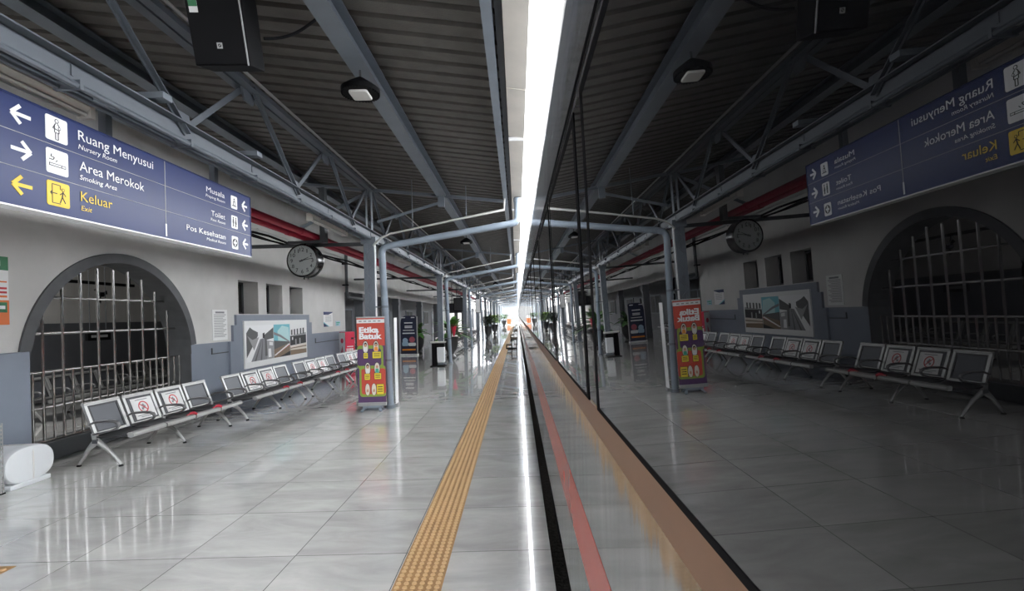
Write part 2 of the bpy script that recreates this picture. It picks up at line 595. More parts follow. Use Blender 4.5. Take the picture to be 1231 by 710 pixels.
# the wing beyond the wall: deep porch with a white fascia over dark posts
PE = 104.0
struct(MB().box(WX - 0.25, WX, E2, PE, 2.62, 4.764).build('wall_fascia', 'wall'))
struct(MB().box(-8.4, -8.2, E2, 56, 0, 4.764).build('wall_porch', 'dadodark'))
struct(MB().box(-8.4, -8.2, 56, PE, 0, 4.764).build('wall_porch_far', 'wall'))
struct(MB().box(-8.4, WX - 0.25, E2, 54, 3.1, 3.2).build('ceiling_porch', 'wall'))
struct(MB().box(-8.4, WX - 1.05, 54, PE, 3.1, 3.2).build('ceiling_porch_far', 'wall'))  # stops short of the fascia: added slot lets sky light brighten the porch
for i, y in enumerate((18.6, 24.2, 30.0, 36.0, 42.0, 48.0, 54.0, 60.0, 66.0, 72.0)):
    c = MB().box(WX - 0.33, WX - 0.02, y, y + 0.32, 0, 2.62)
    c.box(WX - 0.36, WX + 0.01, y - 0.03, y + 0.35, 2.3, 2.42)
    struct(c.build('trim_%d' % (7 + i), 'dadodark'))
for i, y in enumerate((19.6, 26.4, 33.0, 40.0, 47.0)):
    d = MB().box(-8.2, -8.14, y, y + 0.10, 0, 2.2).box(-8.2, -8.14, y + 1.3, y + 1.4, 0, 2.2).box(-8.2, -8.14, y, y + 1.4, 2.1, 2.2)
    do = struct(d.build('door_%d' % (i + 1), 'steel'))
    MB().box(-8.2, -8.17, y + 0.1, y + 1.3, 0.02, 2.1).build('door_leaf', 'screen', do)
    MB().tube([(-8.12, y + 1.2, 0.9), (-8.12, y + 1.2, 1.3)], 0.015).build('door_handle', 'chrome', do)
for i, y in enumerate((22.2, 29.4, 36.2, 43.0, 50.0)):
    d = MB().box(-8.2, -8.15, y, y + 2.2, 1.0, 1.08).box(-8.2, -8.15, y, y + 2.2, 2.1, 2.18).box(-8.2, -8.15, y, y + 0.08, 1.0, 2.18).box(-8.2, -8.15, y + 2.12, y + 2.2, 1.0, 2.18).box(-8.2, -8.15, y + 1.06, y + 1.14, 1.0, 2.18)
    do = struct(d.build('window_%d' % (4 + i), 'steel'))
    MB().box(-8.2, -8.17, y + 0.08, y + 2.12, 1.08, 2.1).build('pane', 'house', do)

struct(MB().box(-14, 14, 128, 128.5, -1.3, 7.5).build('wall_far', 'house'))
struct(MB().box(-13.4, -13, 104, 128, -1.3, 5.5).build('wall_far_side', 'house'))
struct(MB().box(-12, 12, -11, -10.7, -1.3, 4.4).build('wall_light_block', 'house'))  # unseen wall added behind the camera to block low sky light

# canopy gutter along the platform edge
g = MB(alongY)
yy = Y0 + 3.6
while yy < 104:
    g.prism([(-0.055, 3.915), (0.14, 3.885), (0.14, 4.05), (0.125, 4.05), (0.125, 3.9), (-0.04, 3.93), (-0.04, 4.05), (-0.055, 4.05)], yy, yy + 2.30)
    yy += 2.31
struct(g.build('trim_20', 'gutter'))
g = MB(alongY)
for i in range(18):
    yy = 1.98 + 4.16 * i
    g.box(-0.055, 0.14, 3.872, 3.9, yy, yy + 0.06)
struct(g.build('trim_21', 'white'))
struct(MB(alongY).box(-0.115, -0.06, 3.98, 4.02, Y0 + 3.6, 104).build('trim_22', 'steeldark'))

# ================================================================== TRAIN
def skin(z):
    if z >= 1.35:
        return 0.205 + (H - z) * 0.0315
    return 0.2157


def body_section():
    L = [(0.235, 0.36), (0.2157, 0.42), (0.2157, 1.35), (skin(1.43), 1.43), (skin(2.30), 2.30), (0.176, 2.66), (0.182, 2.80), (0.20, 2.93), (0.26, 3.10), (0.40, 3.30), (0.70, 3.48), (1.20, 3.58)]
    R = [(3.36 - x, z) for x, z in reversed(L)]
    return L + R


TZ0, TZ1 = 1.43, 2.30


def make_coach(label, yb, length, edges):
    t = thing('train_coach', label, 'train', (0, yb, 0), 0, 'coaches of the silver train')
    sec = body_section()
    m = MB(alongY)
    k = len(sec)
    v = [(x, z, 0) for x, z in sec] + [(x, z, length) for x, z in sec]
    m.add(v, [tuple(range(k - 1, -1, -1)), tuple(range(k, 2 * k))], 2)
    for i in range(k):
        j = (i + 1) % k
        za, zb = sec[i][1], sec[j][1]
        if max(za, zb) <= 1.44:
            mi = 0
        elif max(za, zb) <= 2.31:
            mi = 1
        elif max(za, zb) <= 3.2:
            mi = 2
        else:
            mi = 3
        m.add([(*sec[i], 0), (*sec[j], 0), (*sec[j], length), (*sec[i], length)], [(0, 1, 2, 3)], mi)
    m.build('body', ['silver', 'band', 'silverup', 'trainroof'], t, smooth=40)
    e = 0.0012

    def strip(z0, z1, off, y0, y1, b, mi=0):
        b.add([(skin(z0) - off, y0, z0), (skin(z1) - off, y0, z1), (skin(z1) - off, y1, z1), (skin(z0) - off, y1, z0),
               (skin(z0) + 0.004, y0, z0), (skin(z1) + 0.004, y0, z1), (skin(z1) + 0.004, y1, z1), (skin(z0) + 0.004, y1, z0)],
              [(0, 1, 2, 3), (7, 6, 5, 4), (0, 4, 5, 1), (1, 5, 6, 2), (2, 6, 7, 3), (3, 7, 4, 0)], mi)
    b = MB()
    strip(1.352, 1.424, e, 0, length, b)
    b.build('orange_stripe', 'orange', t)
    b = MB()
    strip(0.785, 1.0, e, 0, length, b)
    b.build('red_stripe', 'red', t)
    for a in range(1, int(length / 4.2)):
        b = MB()
        strip(0.43, 1.34, 0.0006, a * 4.2, a * 4.2 + 0.006, b)
        b.build('panel_seam', 'grey2', t)
    # drip rail over the windows
    b = MB()
    b.tube([(skin(2.34) - 0.004, 0, 2.335), (skin(2.34) - 0.004, length, 2.335)], 0.004, 6)
    b.build('drip_rail', 'rubber', t)
    for (a, c) in edges:
        f = MB()
        fw = 0.038
        for z0, z1, y0, y1 in ((TZ0 - 0.005, TZ0 + 0.007, a, c), (TZ1 - 0.03, TZ1, a, c), (TZ0, TZ1, a, a + fw), (TZ0, TZ1, c - fw, c)):
            strip(z0, z1, 0.0025, y0, y1, f)
        fo = f.build('window', 'rubber', t)
        p = MB()
        strip(TZ0 + 0.007, TZ1 - 0.03, 0.0018, a + fw, c - fw, p)
        p.build('window_pane', 'glass', fo)
    # under-frame boxes and a step in the gap
    for k2, y in enumerate((0.06, 0.3, 0.62, 0.86)):
        u = MB()
        yy = y * length
        u.rbox(0.36, 2.9, yy, yy + 1.6, -0.55, 0.30, 0.08)
        u.build('underframe_box', 'blackm', t)
    return t


# window layout seen from the platform (train runs along Y)
wins = [(-7.4, -2.6), (-2.4, 1.345)]
yy = 1.50
while yy < 11.0:
    wins.append((yy, yy + 1.15))
    yy += 1.25 if len(wins) % 2 else 1.32
L0, LEN = -8.0, 20.6
coach = make_coach('silver train coach nearest the camera, dark windows and red stripe along the platform', L0, LEN, [(a - L0, c - L0) for a, c in wins])
far_w = []
yy = 0.8
while yy < LEN - 2:
    far_w.append((yy, yy + 1.15))
    yy += 1.28
coach2 = make_coach('second silver train coach, coupled beyond the nearest one', L0 + LEN + 0.25, LEN, far_w)
dup(coach2, (0, L0 + 2 * (LEN + 0.25), 0), label='third silver train coach, beyond the second one')
dup(coach2, (0, L0 + 3 * (LEN + 0.25), 0), label='fourth silver train coach, near the far end of the platform')
st = thing('coach_step', 'ochre painted step ledge down in the gap between platform and train', 'step', (0, 1.05, 0))
MB().box(0.205, 0.38, 0.0, 0.62, -0.34, -0.30).build('tread', 'stepy', st)
MB().box(0.30, 0.33, 0.04, 0.08, -0.75, -0.30).build('bracket', 'blackm', st)
MB().box(0.30, 0.33, 0.54, 0.58, -0.75, -0.30).build('bracket', 'blackm', st)
MB().box(0.28, 0.40, 0.0, 0.62, -0.80, -0.74).build('bracket_foot', 'blackm', st)

# ================================================================== TACTILE PAVING
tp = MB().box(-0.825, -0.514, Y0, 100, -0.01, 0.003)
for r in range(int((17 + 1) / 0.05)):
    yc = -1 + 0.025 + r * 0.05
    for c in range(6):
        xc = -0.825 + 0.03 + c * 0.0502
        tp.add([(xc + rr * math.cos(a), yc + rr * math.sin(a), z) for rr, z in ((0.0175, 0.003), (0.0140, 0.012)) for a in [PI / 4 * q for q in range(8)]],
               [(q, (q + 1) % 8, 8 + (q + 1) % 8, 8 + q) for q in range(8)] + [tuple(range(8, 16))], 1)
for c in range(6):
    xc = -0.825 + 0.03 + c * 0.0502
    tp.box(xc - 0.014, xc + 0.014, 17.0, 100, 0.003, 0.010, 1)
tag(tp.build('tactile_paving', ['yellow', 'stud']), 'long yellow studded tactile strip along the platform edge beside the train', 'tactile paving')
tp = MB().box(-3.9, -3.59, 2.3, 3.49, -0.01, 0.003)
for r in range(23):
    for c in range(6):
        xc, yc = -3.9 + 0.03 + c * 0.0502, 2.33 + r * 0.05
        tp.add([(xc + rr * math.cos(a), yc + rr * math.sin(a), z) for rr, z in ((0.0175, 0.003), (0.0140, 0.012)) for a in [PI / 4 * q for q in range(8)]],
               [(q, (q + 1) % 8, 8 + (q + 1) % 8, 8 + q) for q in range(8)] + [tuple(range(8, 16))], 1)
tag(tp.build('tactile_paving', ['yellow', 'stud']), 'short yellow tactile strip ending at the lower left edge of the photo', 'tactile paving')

# ================================================================== CANOPY STEEL
def ibeam(label, x, zbot, depth, fw, name='roof_beam'):
    t = thing(name, label, 'roof beam', (x, 0, 0), 0, 'long steel beams under the canopy')
    z1 = zbot + depth
    MB(alongY).box(-fw / 2, fw / 2, zbot, zbot + 0.014, Y0 + 3.6, 103).build('bottom_flange', 'steel', t)
    MB(alongY).box(-0.006, 0.006, zbot + 0.014, z1 - 0.012, Y0 + 3.6, 103).build('beam_web', 'steel', t)
    MB(alongY).box(-fw / 2, fw / 2, z1 - 0.012, z1, Y0 + 3.6, 103).build('top_flange', 'steel', t)
    return t


def under(x, d):
    return roof_z(x) - d - 0.03


ibeam('wide blue grey roof beam running lengthwise over the middle of the platform', -1.38, under(-1.38, 0.2), 0.2, 0.17)
ibeam('slim blue grey edge beam beside the beige gutter over the yellow strip', -0.17, under(-0.17, 0.15), 0.15, 0.075)
ibeam('roof beam behind the lattice truss, above the blue sign', -4.10, under(-4.10, 0.15), 0.15, 0.17)
ibeam('roof beam nearest the left wall, high above the arch', -5.35, under(-5.35, 0.2), 0.2, 0.14)

TX = -2.75
ZB, ZT = 3.26, 4.13
SP = 8.32
CY = [9.3 + SP * k for k in range(12)]
half = SP / 8


def chord(z, s, name, t, x0=0.0):
    """two angles back to back with a gap between them"""
    m = MB(alongY)
    for q in (-1, 1):
        a, b = sorted((q * 0.012, q * 0.022))
        m.box(a, b, z - 0.05, z + 0.07, 0, SP)
        a, b = sorted((q * 0.022, q * 0.095))
        zz = z - 0.05 if s < 0 else z + 0.06
        m.box(a, b, zz, zz + 0.01, 0, SP)
    for i in range(5):
        m.box(-0.03, 0.03, z - 0.02, z + 0.05, i * SP / 4 - 0.008 if i else 0.0, min(SP, i * SP / 4 + 0.008))
    return m.build(name, 'trusssteel', t)


def make_truss():
    t = thing('lattice_truss', '', 'roof truss', (TX, CY[0] - SP, 0), 0, 'lattice trusses between the platform columns')
    chord(ZT, -1, 'top_chord', t)
    # rail tubes lying on the top chord
    m = MB()
    for q in (-0.05, 0.05):
        m.tube([(q, 0, ZT + 0.09), (q, SP, ZT + 0.09)], 0.016, 8)
    m.build('cable_duct', 'conduit', t)
    chord(ZB, 1, 'bottom_chord', t)
    m = MB()
    for q in (-0.06, 0.06):
        m.tube([(q, 0.15, ZB - 0.085), (q, SP - 0.15, ZB - 0.085)], 0.022, 8)
    for i in range(1, 8):
        m.box(-0.085, 0.085, max(0, i * half - 0.012), min(SP, i * half + 0.012), ZB - 0.11, ZB - 0.05)
    m.build('cable_duct', 'trusssteel', t)
    for i in range(8):
        a, b = i * half, (i + 1) * half
        za, zb = (ZT, ZB) if i % 2 == 0 else (ZB, ZT)
        s = 1 if i % 2 == 0 else -1
        w_ = MB()
        w_.bar((0.035 * s, a, za), (0.035 * s, b, zb), 0.012, 0.055, up=(0, 0, 1))
        w_.bar((0.055 * s, a, za), (0.055 * s, b, zb), 0.045, 0.01, up=(0, 0, 1))
        w_.build('truss_web', 'trusssteel', t)
    for i in range(9):
        z = ZT - 0.08 if i % 2 == 0 else ZB + 0.09
        gp = MB(faceX)
        yc = i * half
        ya, yb = max(0.0, yc - 0.13), min(SP, yc + 0.13)
        if i % 2 == 0:
            gp.prism([(ya, z + 0.06), (ya + 0.05, z - 0.09), (yb - 0.05, z - 0.09), (yb, z + 0.06)], -0.011, 0.011)
        else:
            gp.prism([(ya, z - 0.06), (yb, z - 0.06), (yb - 0.05, z + 0.09), (ya + 0.05, z + 0.09)], -0.011, 0.011)
        gp.build('gusset_plate', 'trusssteel', t)
    return t


tr = make_truss()
ORD = ['first', 'second', 'third', 'fourth', 'fifth', 'sixth', 'seventh', 'eighth', 'ninth', 'tenth', 'eleventh', 'twelfth']
tr['label'] = 'nearest lattice truss, above the blue direction sign, ending at the column with the red banner'
for i in range(1, 8):
    dup(tr, (TX, CY[i] - SP, 0), label='lattice truss between the %s and %s platform columns from the camera' % (ORD[i - 1], ORD[i]))
dup(tr, (TX, CY[0] - 2 * SP, 0), label='overhead lattice truss bay behind the black loudspeaker, leaving the photo at the top left')


def make_column():
    t = thing('steel_column', '', 'column', (TX, CY[0], 0), 0, 'steel columns carrying the canopy')
    for q in (-1, 1):
        c = MB()
        a, b = sorted((q * 0.095, q * 0.083))
        c.box(a, b, -0.08, 0.08, 0.02, ZB - 0.06)
        for y0 in (-0.08, 0.068):
            a, b = sorted((q * 0.083, q * 0.03))
            c.box(a, b, y0, y0 + 0.012, 0.02, ZB - 0.06)
        for kk in range(14):                      # rivets
            for y0 in (-0.084,):
                c.box(q * 0.06 - 0.008, q * 0.06 + 0.008, y0, y0 + 0.004, 0.2 + kk * 0.22, 0.216 + kk * 0.22)
        c.build('column_channel', 'steel', t)
    l = MB()
    kk = 0
    z = 0.15
    while z < ZB - 0.3:
        s = 1 if kk % 2 else -1
        for y0 in (-0.074, 0.074):
            l.bar((-0.07 * s, y0, z), (0.07 * s, y0, z + 0.16), 0.006, 0.03, up=(0, 1, 0))
        z += 0.16
        kk += 1
    l.build('lacing', 'steel', t)
    MB().box(-0.083, 0.083, -0.064, -0.056, 0.02, ZB - 0.06).build('cover_plate', 'steel', t)
    MB().box(-0.16, 0.16, -0.16, 0.16, 0.0, 0.025).build('base_plate', 'steel', t)
    MB().box(-0.14, 0.14, -0.11, 0.11, ZB - 0.18, ZB - 0.052).build('column_head', 'steel', t, bevel=0.006)
    p = MB()
    for q in (-1, 1):
        p.box(q * 0.05 - 0.006, q * 0.05 + 0.006, -0.05, 0.05, ZB + 0.072, ZT - 0.055)
    p.build('post', 'steel', t)
    # conduit strip on the platform side of the column
    MB().box(0.096, 0.112, -0.05, -0.01, 0.3, ZB - 0.2).build('cable_trunking', 'white', t)
    return t


def make_rafter():
    t = thing('rafter_tie', '', 'roof beam', (0, CY[0], 0), 0, 'cross ties under the canopy at the columns')
    m = MB()
    a, b = (-2.635, 0, 4.078), (-0.135, 0, roof_z(-0.17) - 0.3 + 0.08)
    m.bar(a, b, 0.05, 0.01).bar((a[0], 0.0, a[2] + 0.028), (b[0], 0.0, b[2] + 0.028), 0.01, 0.05)
    m.build('tie_bar', 'steel', t)
    m = MB()
    m.bar((-2.89, 0.0, ZT - 0.02), (-5.33, 0, 4.42), 0.05, 0.05)
    m.build('tie_bar', 'steel', t)
    m = MB()
    m.bar((-2.89, 0.0, ZT - 0.12), (-4.08, 0.0, 3.40), 0.012, 0.06)
    m.build('brace', 'steel', t)
    m = MB()
    m.bar((-2.6, 0.0, 3.5), (-1.42, 0.0, under(-1.38, 0.2) - 0.12), 0.012, 0.05)
    m.build('brace', 'steel', t)
    m = MB()
    m.box(-1.44, -1.32, -0.04, 0.04, under(-1.38, 0.2) - 0.2, under(-1.38, 0.2) - 0.004)
    m.build('hanger_bracket', 'steel', t)
    # arm that carries the pipes and the clock towards the wall
    m = MB()
    m.box(-5.795, -2.86, -0.045, -0.035, 3.06, 3.12).box(-5.795, -2.86, 0.035, 0.045, 3.06, 3.12)
    m.build('pipe_support_arm', 'steeldark', t)
    return t


def make_drain():
    t = thing('drainpipe', '', 'drainpipe', (0, CY[0] - 0.04, 0), 0, 'blue drainpipes at the columns')
    p = [(-2.42, 0, 0.03), (-2.515, 0, 2.9), (-2.50, 0, 2.97), (-2.45, 0, 3.02), (-2.35, 0, 3.045), (-0.10, 0, 3.395), (0.0, 0, 3.42), (0.04, 0, 3.47), (0.05, 0, 3.56), (0.05, 0, 3.882)]
    MB().tube(p, 0.062, 14).build('pipe_run', 'pipe', t, smooth=50)
    c = MB()
    for z in (0.9, 1.9):
        x = -2.42 - 0.095 * z / 2.87
        c.tube([(x, 0, z - 0.02), (x, 0, z + 0.02)], 0.066, 14)
        c.box(x - 0.22, x - 0.05, -0.015, 0.015, z - 0.012, z + 0.012)
    c.build('pipe_clamp', 'steel', t)
    c = MB()
    c.tube([(-2.418, 0, 0.0), (-2.419, 0, 0.06)], 0.085, 14)
    c.build('pipe_foot', 'steel', t)
    c = MB()
    c.tube([(0.05, 0, 3.80), (0.05, 0, 3.872)], 0.075, 14)
    c.tube([(-0.42, 0, 3.345), (-0.36, 0, 3.354)], 0.068, 14)
    c.build('pipe_socket', 'pipe', t)
    return t


def make_conduit():
    t = thing('conduit', '', 'conduit', (0, CY[0] - 0.14, 0), 0, 'thin pale conduits above the drainpipes')
    p = [(-2.64, -0.02, 3.03), (-2.58, -0.02, 3.10), (-2.48, -0.02, 3.18), (-2.32, -0.02, 3.245), (-1.2, -0.02, 3.46), (-0.2, -0.02, 3.64), (-0.185, -0.02, 3.86)]
    MB().tube(p, 0.02, 8).build('conduit_run', 'conduit', t, smooth=50)
    c = MB()
    for x in (-1.9, -0.9):
        z = 3.46 + (x + 1.2) * 0.18
        c.box(x - 0.006, x + 0.006, -0.03, -0.01, z, roof_z(x) - 0.02)
    c.build('conduit_hanger', 'steel', t)
    return t


column, rafter, drain, conduit = make_column(), make_rafter(), make_drain(), make_conduit()
near = ['beside the red banner', 'beside the litter bin', 'by the bench row along the platform']
for i in range(0, 11):
    at = near[i] if i < 3 else ('the %s one from the camera' % ORD[i])
    labs = ('blue grey riveted steel column ' + at, 'cross tie under the canopy at the column ' + at,
            'pale blue drainpipe on the column ' + at, 'thin pale conduit arching from the column ' + at)
    if i == 0:
        for o, l in zip((column, rafter, drain, conduit), labs):
            o['label'] = l
    else:
        dy = SP * i
        for o, l in zip((column, rafter, drain, conduit), labs):
            dup(o, (o.location.x, o.location.y + dy, 0), label=l)

# red pipes and pale cable tray
for nm, x, z, lab in (('hydrant_pipe', -3.58, 3.175, 'red pipe on the support arms, the one nearer the platform'), ('hydrant_pipe', -3.80, 3.172, 'red pipe on the support arms, the one nearer the wall')):
    m = MB().tube([(x, 0.6, z), (x, 60, z)], 0.055, 12)
    for i in range(9):
        m.tube([(x, 2.2 + i * 6, z), (x, 2.32 + i * 6, z)], 0.064, 12)
    tag(m.build(nm, 'redpipe', smooth=50), lab, 'pipe', 'red pipes along the left wall')
m = MB().tube([(WX + 0.03, 0.6, 3.72), (WX + 0.03, 60, 3.72)], 0.03, 8)
for i in range(20):
    m.box(WX, WX + 0.065, 2 + i * 3, 2.05 + i * 3, 3.68, 3.76)
tag(m.build('wall_conduit', 'conduit'), 'pale conduit clipped high along the left wall', 'conduit')
m = MB()
for i, (x, z, r) in enumerate(((-4.3, 3.15, 0.02), (-4.36, 3.14, 0.014), (-4.42, 3.15, 0.018))):
    pts = []
    for q in range(60):
        pts.append((x, 0.6 + q, z + 0.02 - 0.05 * abs(math.sin(q * 0.78 + i))))
    m.tube(pts, r, 6)
tag(m.build('cable_bundle', 'blackm'), 'black cables sagging along behind the red pipes', 'cable')

dp = thing('downpipe', 'dark downpipe bending along the end of the white wall above the red advert box', 'pipe', (WX + 0.13, 16.45, 0))
MB().tube([(0, 0, 3.95), (0, 0, 2.52), (0, 0.03, 2.45), (0, 0.10, 2.42), (0, 2.05, 2.40)], 0.05, 10).build('pipe_run', 'steeldark', dp, smooth=50)
for z in (2.8, 3.5):
    MB().box(-0.13, 0.055, -0.06, 0.06, z, z + 0.04).build('pipe_clamp', 'black', dp)

# fluorescent fittings
def make_tube_lamp():
    t = thing('tube_lamp', '', 'lamp', (-3.05, 2.05, 3.26), 0, 'fluorescent fittings along the truss')
    h = MB(alongY)
    h.prism([(-0.05, -0.02), (-0.03, -0.06), (0.03, -0.06), (0.05, -0.02), (0.04, 0.02), (-0.04, 0.02)], 0, 1.5)
    h.build('housing', 'tubewhite', t)
    for x in (-0.025, 0.025):
        MB().tube([(x, 0.05, -0.075), (x, 1.45, -0.075)], 0.014, 8).build('tube', 'lens', t)
    for y in (0.0, 1.46):
        MB().box(-0.05, 0.05, y, y + 0.04, -0.095, 0.02).build('end_cap', 'tubewhite', t)
    for y in (0.25, 1.25):
        MB().box(-0.02, 0.20, y, y + 0.03, 0.021, 0.035).build('lamp_bracket', 'steeldark', t)
    return t


tl = make_tube_lamp()
tl['label'] = 'white fluorescent fitting above the left end of the blue sign'
for i in range(1, 8):
    dup(tl, (-3.05, 2.05 + 5.28 * i, 3.26), label=('white fluorescent fitting above the red pipes near the clock' if i == 1 else 'white fluorescent fitting on the truss line, the %s from the camera' % ORD[i]))


# high-bay pendant lamps
def make_highbay():
    t = thing('pendant_lamp', '', 'lamp', (-1.38, 4.5, 3.75), 0, 'round pendant lamps on the middle roof beam')
    MB().lathe([(0.172, -0.012), (0.172, 0.03), (0.12, 0.07), (0.06, 0.11), (0.03, 0.13)], n=32).build('reflector_disc', 'black', t, smooth=35)
    f = MB()
    for i in range(36):
        a = 2 * PI * i / 36
        f.bar((0.155 * math.cos(a), 0.155 * math.sin(a), -0.016), (0.17 * math.cos(a), 0.17 * math.sin(a), -0.016), 0.007, 0.012)
    f.build('cooling_fin', 'black', t)
    MB().rbox(-0.085, 0.085, -0.095, 0.095, -0.035, -0.01, 0.025).build('diffuser', 'lens', t, bevel=0.008)
    MB().tube([(0, 0, 0.13), (0, 0, under(-1.38, 0.2) - 3.75)], 0.01, 8).build('suspension', 'chrome', t)
    return t


hb = make_highbay()
hb['label'] = 'round black pendant lamp with white diffuser under the wide beam, nearest the camera'
for i in range(1, 7):
    dup(hb, (-1.38, 4.5 + 9.35 * i, 3.75), label='round pendant lamp under the wide roof beam, the %s from the camera' % ORD[i])

# ================================================================== DIRECTION SIGN
SX = -3.0
sg = thing('direction_sign', 'long navy blue hanging sign with white arrows, pictograms and room names above the arch', 'sign', (SX, 0, 0))
SY0, SY1, SZ0, SZ1 = 2.80, 5.59, 2.435, 3.085
b = MB().box(-0.10, 0, SY0, SY1, SZ0, SZ1)
b.build('sign_box', 'navy', sg)
fr = MB()
fr.box(-0.105, 0.006, SY0 - 0.006, SY1 + 0.006, SZ0 - 0.012, SZ0 + 0.004).box(-0.105, 0.004, SY0 - 0.006, SY1 + 0.006, SZ1 - 0.002, SZ1 + 0.008)
fr.box(-0.105, 0.005, SY1, SY1 + 0.008, SZ0, SZ1).box(-0.105, 0.005, SY0 - 0.008, SY0, SZ0, SZ1)
fr.build('sign_frame', 'navy', sg)
MB().box(-0.10, 0.007, SY0, SY1, SZ0 - 0.022, SZ0 - 0.012).build('bottom_edge', 'white', sg)
ln = MB(faceX)
for z in (2.872, 2.657):
    ln.box(SY0, SY1, z - 0.002, z + 0.002, 0, 0.002)
ln.box(4.235, 4.243, SZ0, SZ1, 0, 0.002)
ln.build('divider_line', 'grey3', sg)
MB(faceX).box(4.232, 4.246, SZ0, SZ0 + 0.11, 0, 0.004).build('joint_strip', 'white', sg)


def arrow(cx, cz, d, m, s=0.06):
    a = MB(faceX)
    t = cx - d * s
    a.prism(seg2((cx + d * s, cz), (t + d * 0.012, cz), 0.022), 0, 0.003)
    a.prism(seg2((t, cz - 0.005 * 0), (t + d * 0.055, cz + 0.055), 0.022), 0, 0.0034)
    a.prism(seg2((t, cz), (t + d * 0.055, cz - 0.055), 0.022), 0, 0.0038)
    a.build('arrow', m, sg)


arrow(3.01, 2.982, 1, 'white')
arrow(3.005, 2.768, -1, 'white')
arrow(3.01, 2.552, 1, 'signyellow')
for z in (2.965, 2.755, 2.548):
    arrow(5.475, z, 1, 'white', 0.05)


def icon(y0, y1, z0, z1, m, strokes):
    p = MB(faceX)
    p.prism(rrect(y0, y1, z0, z1, 0.014), 0, 0.003, 0)
    sy, sz = (y1 - y0), (z1 - z0)
    for s in strokes:
        if s[0] == 'c':
            _, cx, cz, r = s
            p.prism(circ(y0 + cx * sy, z0 + cz * sz, r * sz, 14), 0.003, 0.0042, 1)
        elif s[0] == 'o':
            _, cx, cz, r = s
            p.prism(circ(y0 + cx * sy, z0 + cz * sz, r * sz, 16), 0.003, 0.0042, 1)
            p.prism(circ(y0 + cx * sy, z0 + cz * sz, r * sz * 0.66, 16), 0.0042, 0.0047, 0)
        elif s[0] == 'p':
            p.prism([(y0 + a * sy, z0 + c * sz) for a, c in s[1]], 0.003, 0.0044, 1)
        elif s[0] == 'w':
            p.prism([(y0 + a * sy, z0 + c * sz) for a, c in s[1]], 0.0044, 0.0048, 0)
        else:
            a, c, w_ = s[1], s[2], s[3]
            p.prism(seg2((y0 + a[0] * sy, z0 + a[1] * sz), (y0 + c[0] * sy, z0 + c[1] * sz), w_ * sz), 0.003, 0.0042, 1)
    p.build('pictogram', [m, 'inkblack'], sg)


icon(3.165, 3.320, 2.90, 3.06, 'white', [('o', .5, .84, .09), ('l', (.45, .74), (.32, .52), .035), ('l', (.32, .52), (.62, .48), .035), ('l', (.54, .74), (.66, .58), .035),
     ('l', (.40, .68), (.40, .36), .035), ('l', (.60, .50), (.60, .36), .035), ('l', (.40, .36), (.60, .36), .03), ('l', (.44, .36), (.44, .08), .035), ('l', (.56, .36), (.56, .08), .035), ('l', (.44, .08), (.56, .08), .03), ('o', .62, .57, .06)])
icon(3.165, 3.320, 2.685, 2.845, 'white', [('p', ((.12, .30), (.88, .30), (.88, .42), (.12, .42))), ('w', ((.15, .33), (.66, .33), (.66, .39), (.15, .39))), ('w', ((.70, .33), (.85, .33), (.85, .39), (.70, .39))),
     ('l', (.12, .56), (.30, .56), .035), ('l', (.30, .56), (.36, .66), .035), ('l', (.36, .66), (.20, .68), .035), ('l', (.20, .68), (.24, .78), .035), ('l', (.42, .50), (.50, .58), .03)])
icon(3.165, 3.325, 2.475, 2.635, 'signyellow', [('l', (.22, .12), (.22, .88), .03), ('l', (.22, .88), (.58, .88), .03), ('l', (.58, .88), (.58, .70), .03), ('l', (.22, .12), (.58, .12), .03), ('l', (.14, .52), (.44, .52), .035), ('l', (.14, .52), (.22, .60), .03), ('l', (.14, .52), (.22, .44), .03),
     ('o', .70, .72, .07), ('l', (.70, .64), (.66, .42), .05), ('l', (.66, .42), (.56, .16), .04), ('l', (.66, .42), (.80, .18), .04), ('l', (.70, .62), (.56, .50), .035), ('l', (.70, .62), (.82, .48), .035)])
icon(5.215, 5.330, 2.895, 3.03, 'white', [('c', .5, .74, .08), ('p', ((.30, .22), (.70, .22), (.62, .62), (.38, .62))), ('w', ((.40, .28), (.60, .28), (.56, .52), (.44, .52))), ('l', (.14, .22), (.86, .22), .05)])
icon(5.215, 5.330, 2.685, 2.82, 'white', [('c', .3, .82, .07), ('p', ((.18, .42), (.42, .42), (.38, .74), (.22, .74))), ('l', (.26, .42), (.26, .12), .06), ('l', (.35, .42), (.35, .12), .06), ('c', .7, .82, .07), ('p', ((.56, .36), (.84, .36), (.74, .74), (.66, .74))), ('l', (.66, .36), (.66, .12), .06), ('l', (.75, .36), (.75, .12), .06)])
icon(5.215, 5.330, 2.465, 2.60, 'white', [('c', .5, .5, .34), ('w', ((.42, .24), (.58, .24), (.58, .42), (.76, .42), (.76, .58), (.58, .58), (.58, .76), (.42, .76), (.42, .58), (.24, .58), (.24, .42), (.42, .42)))])
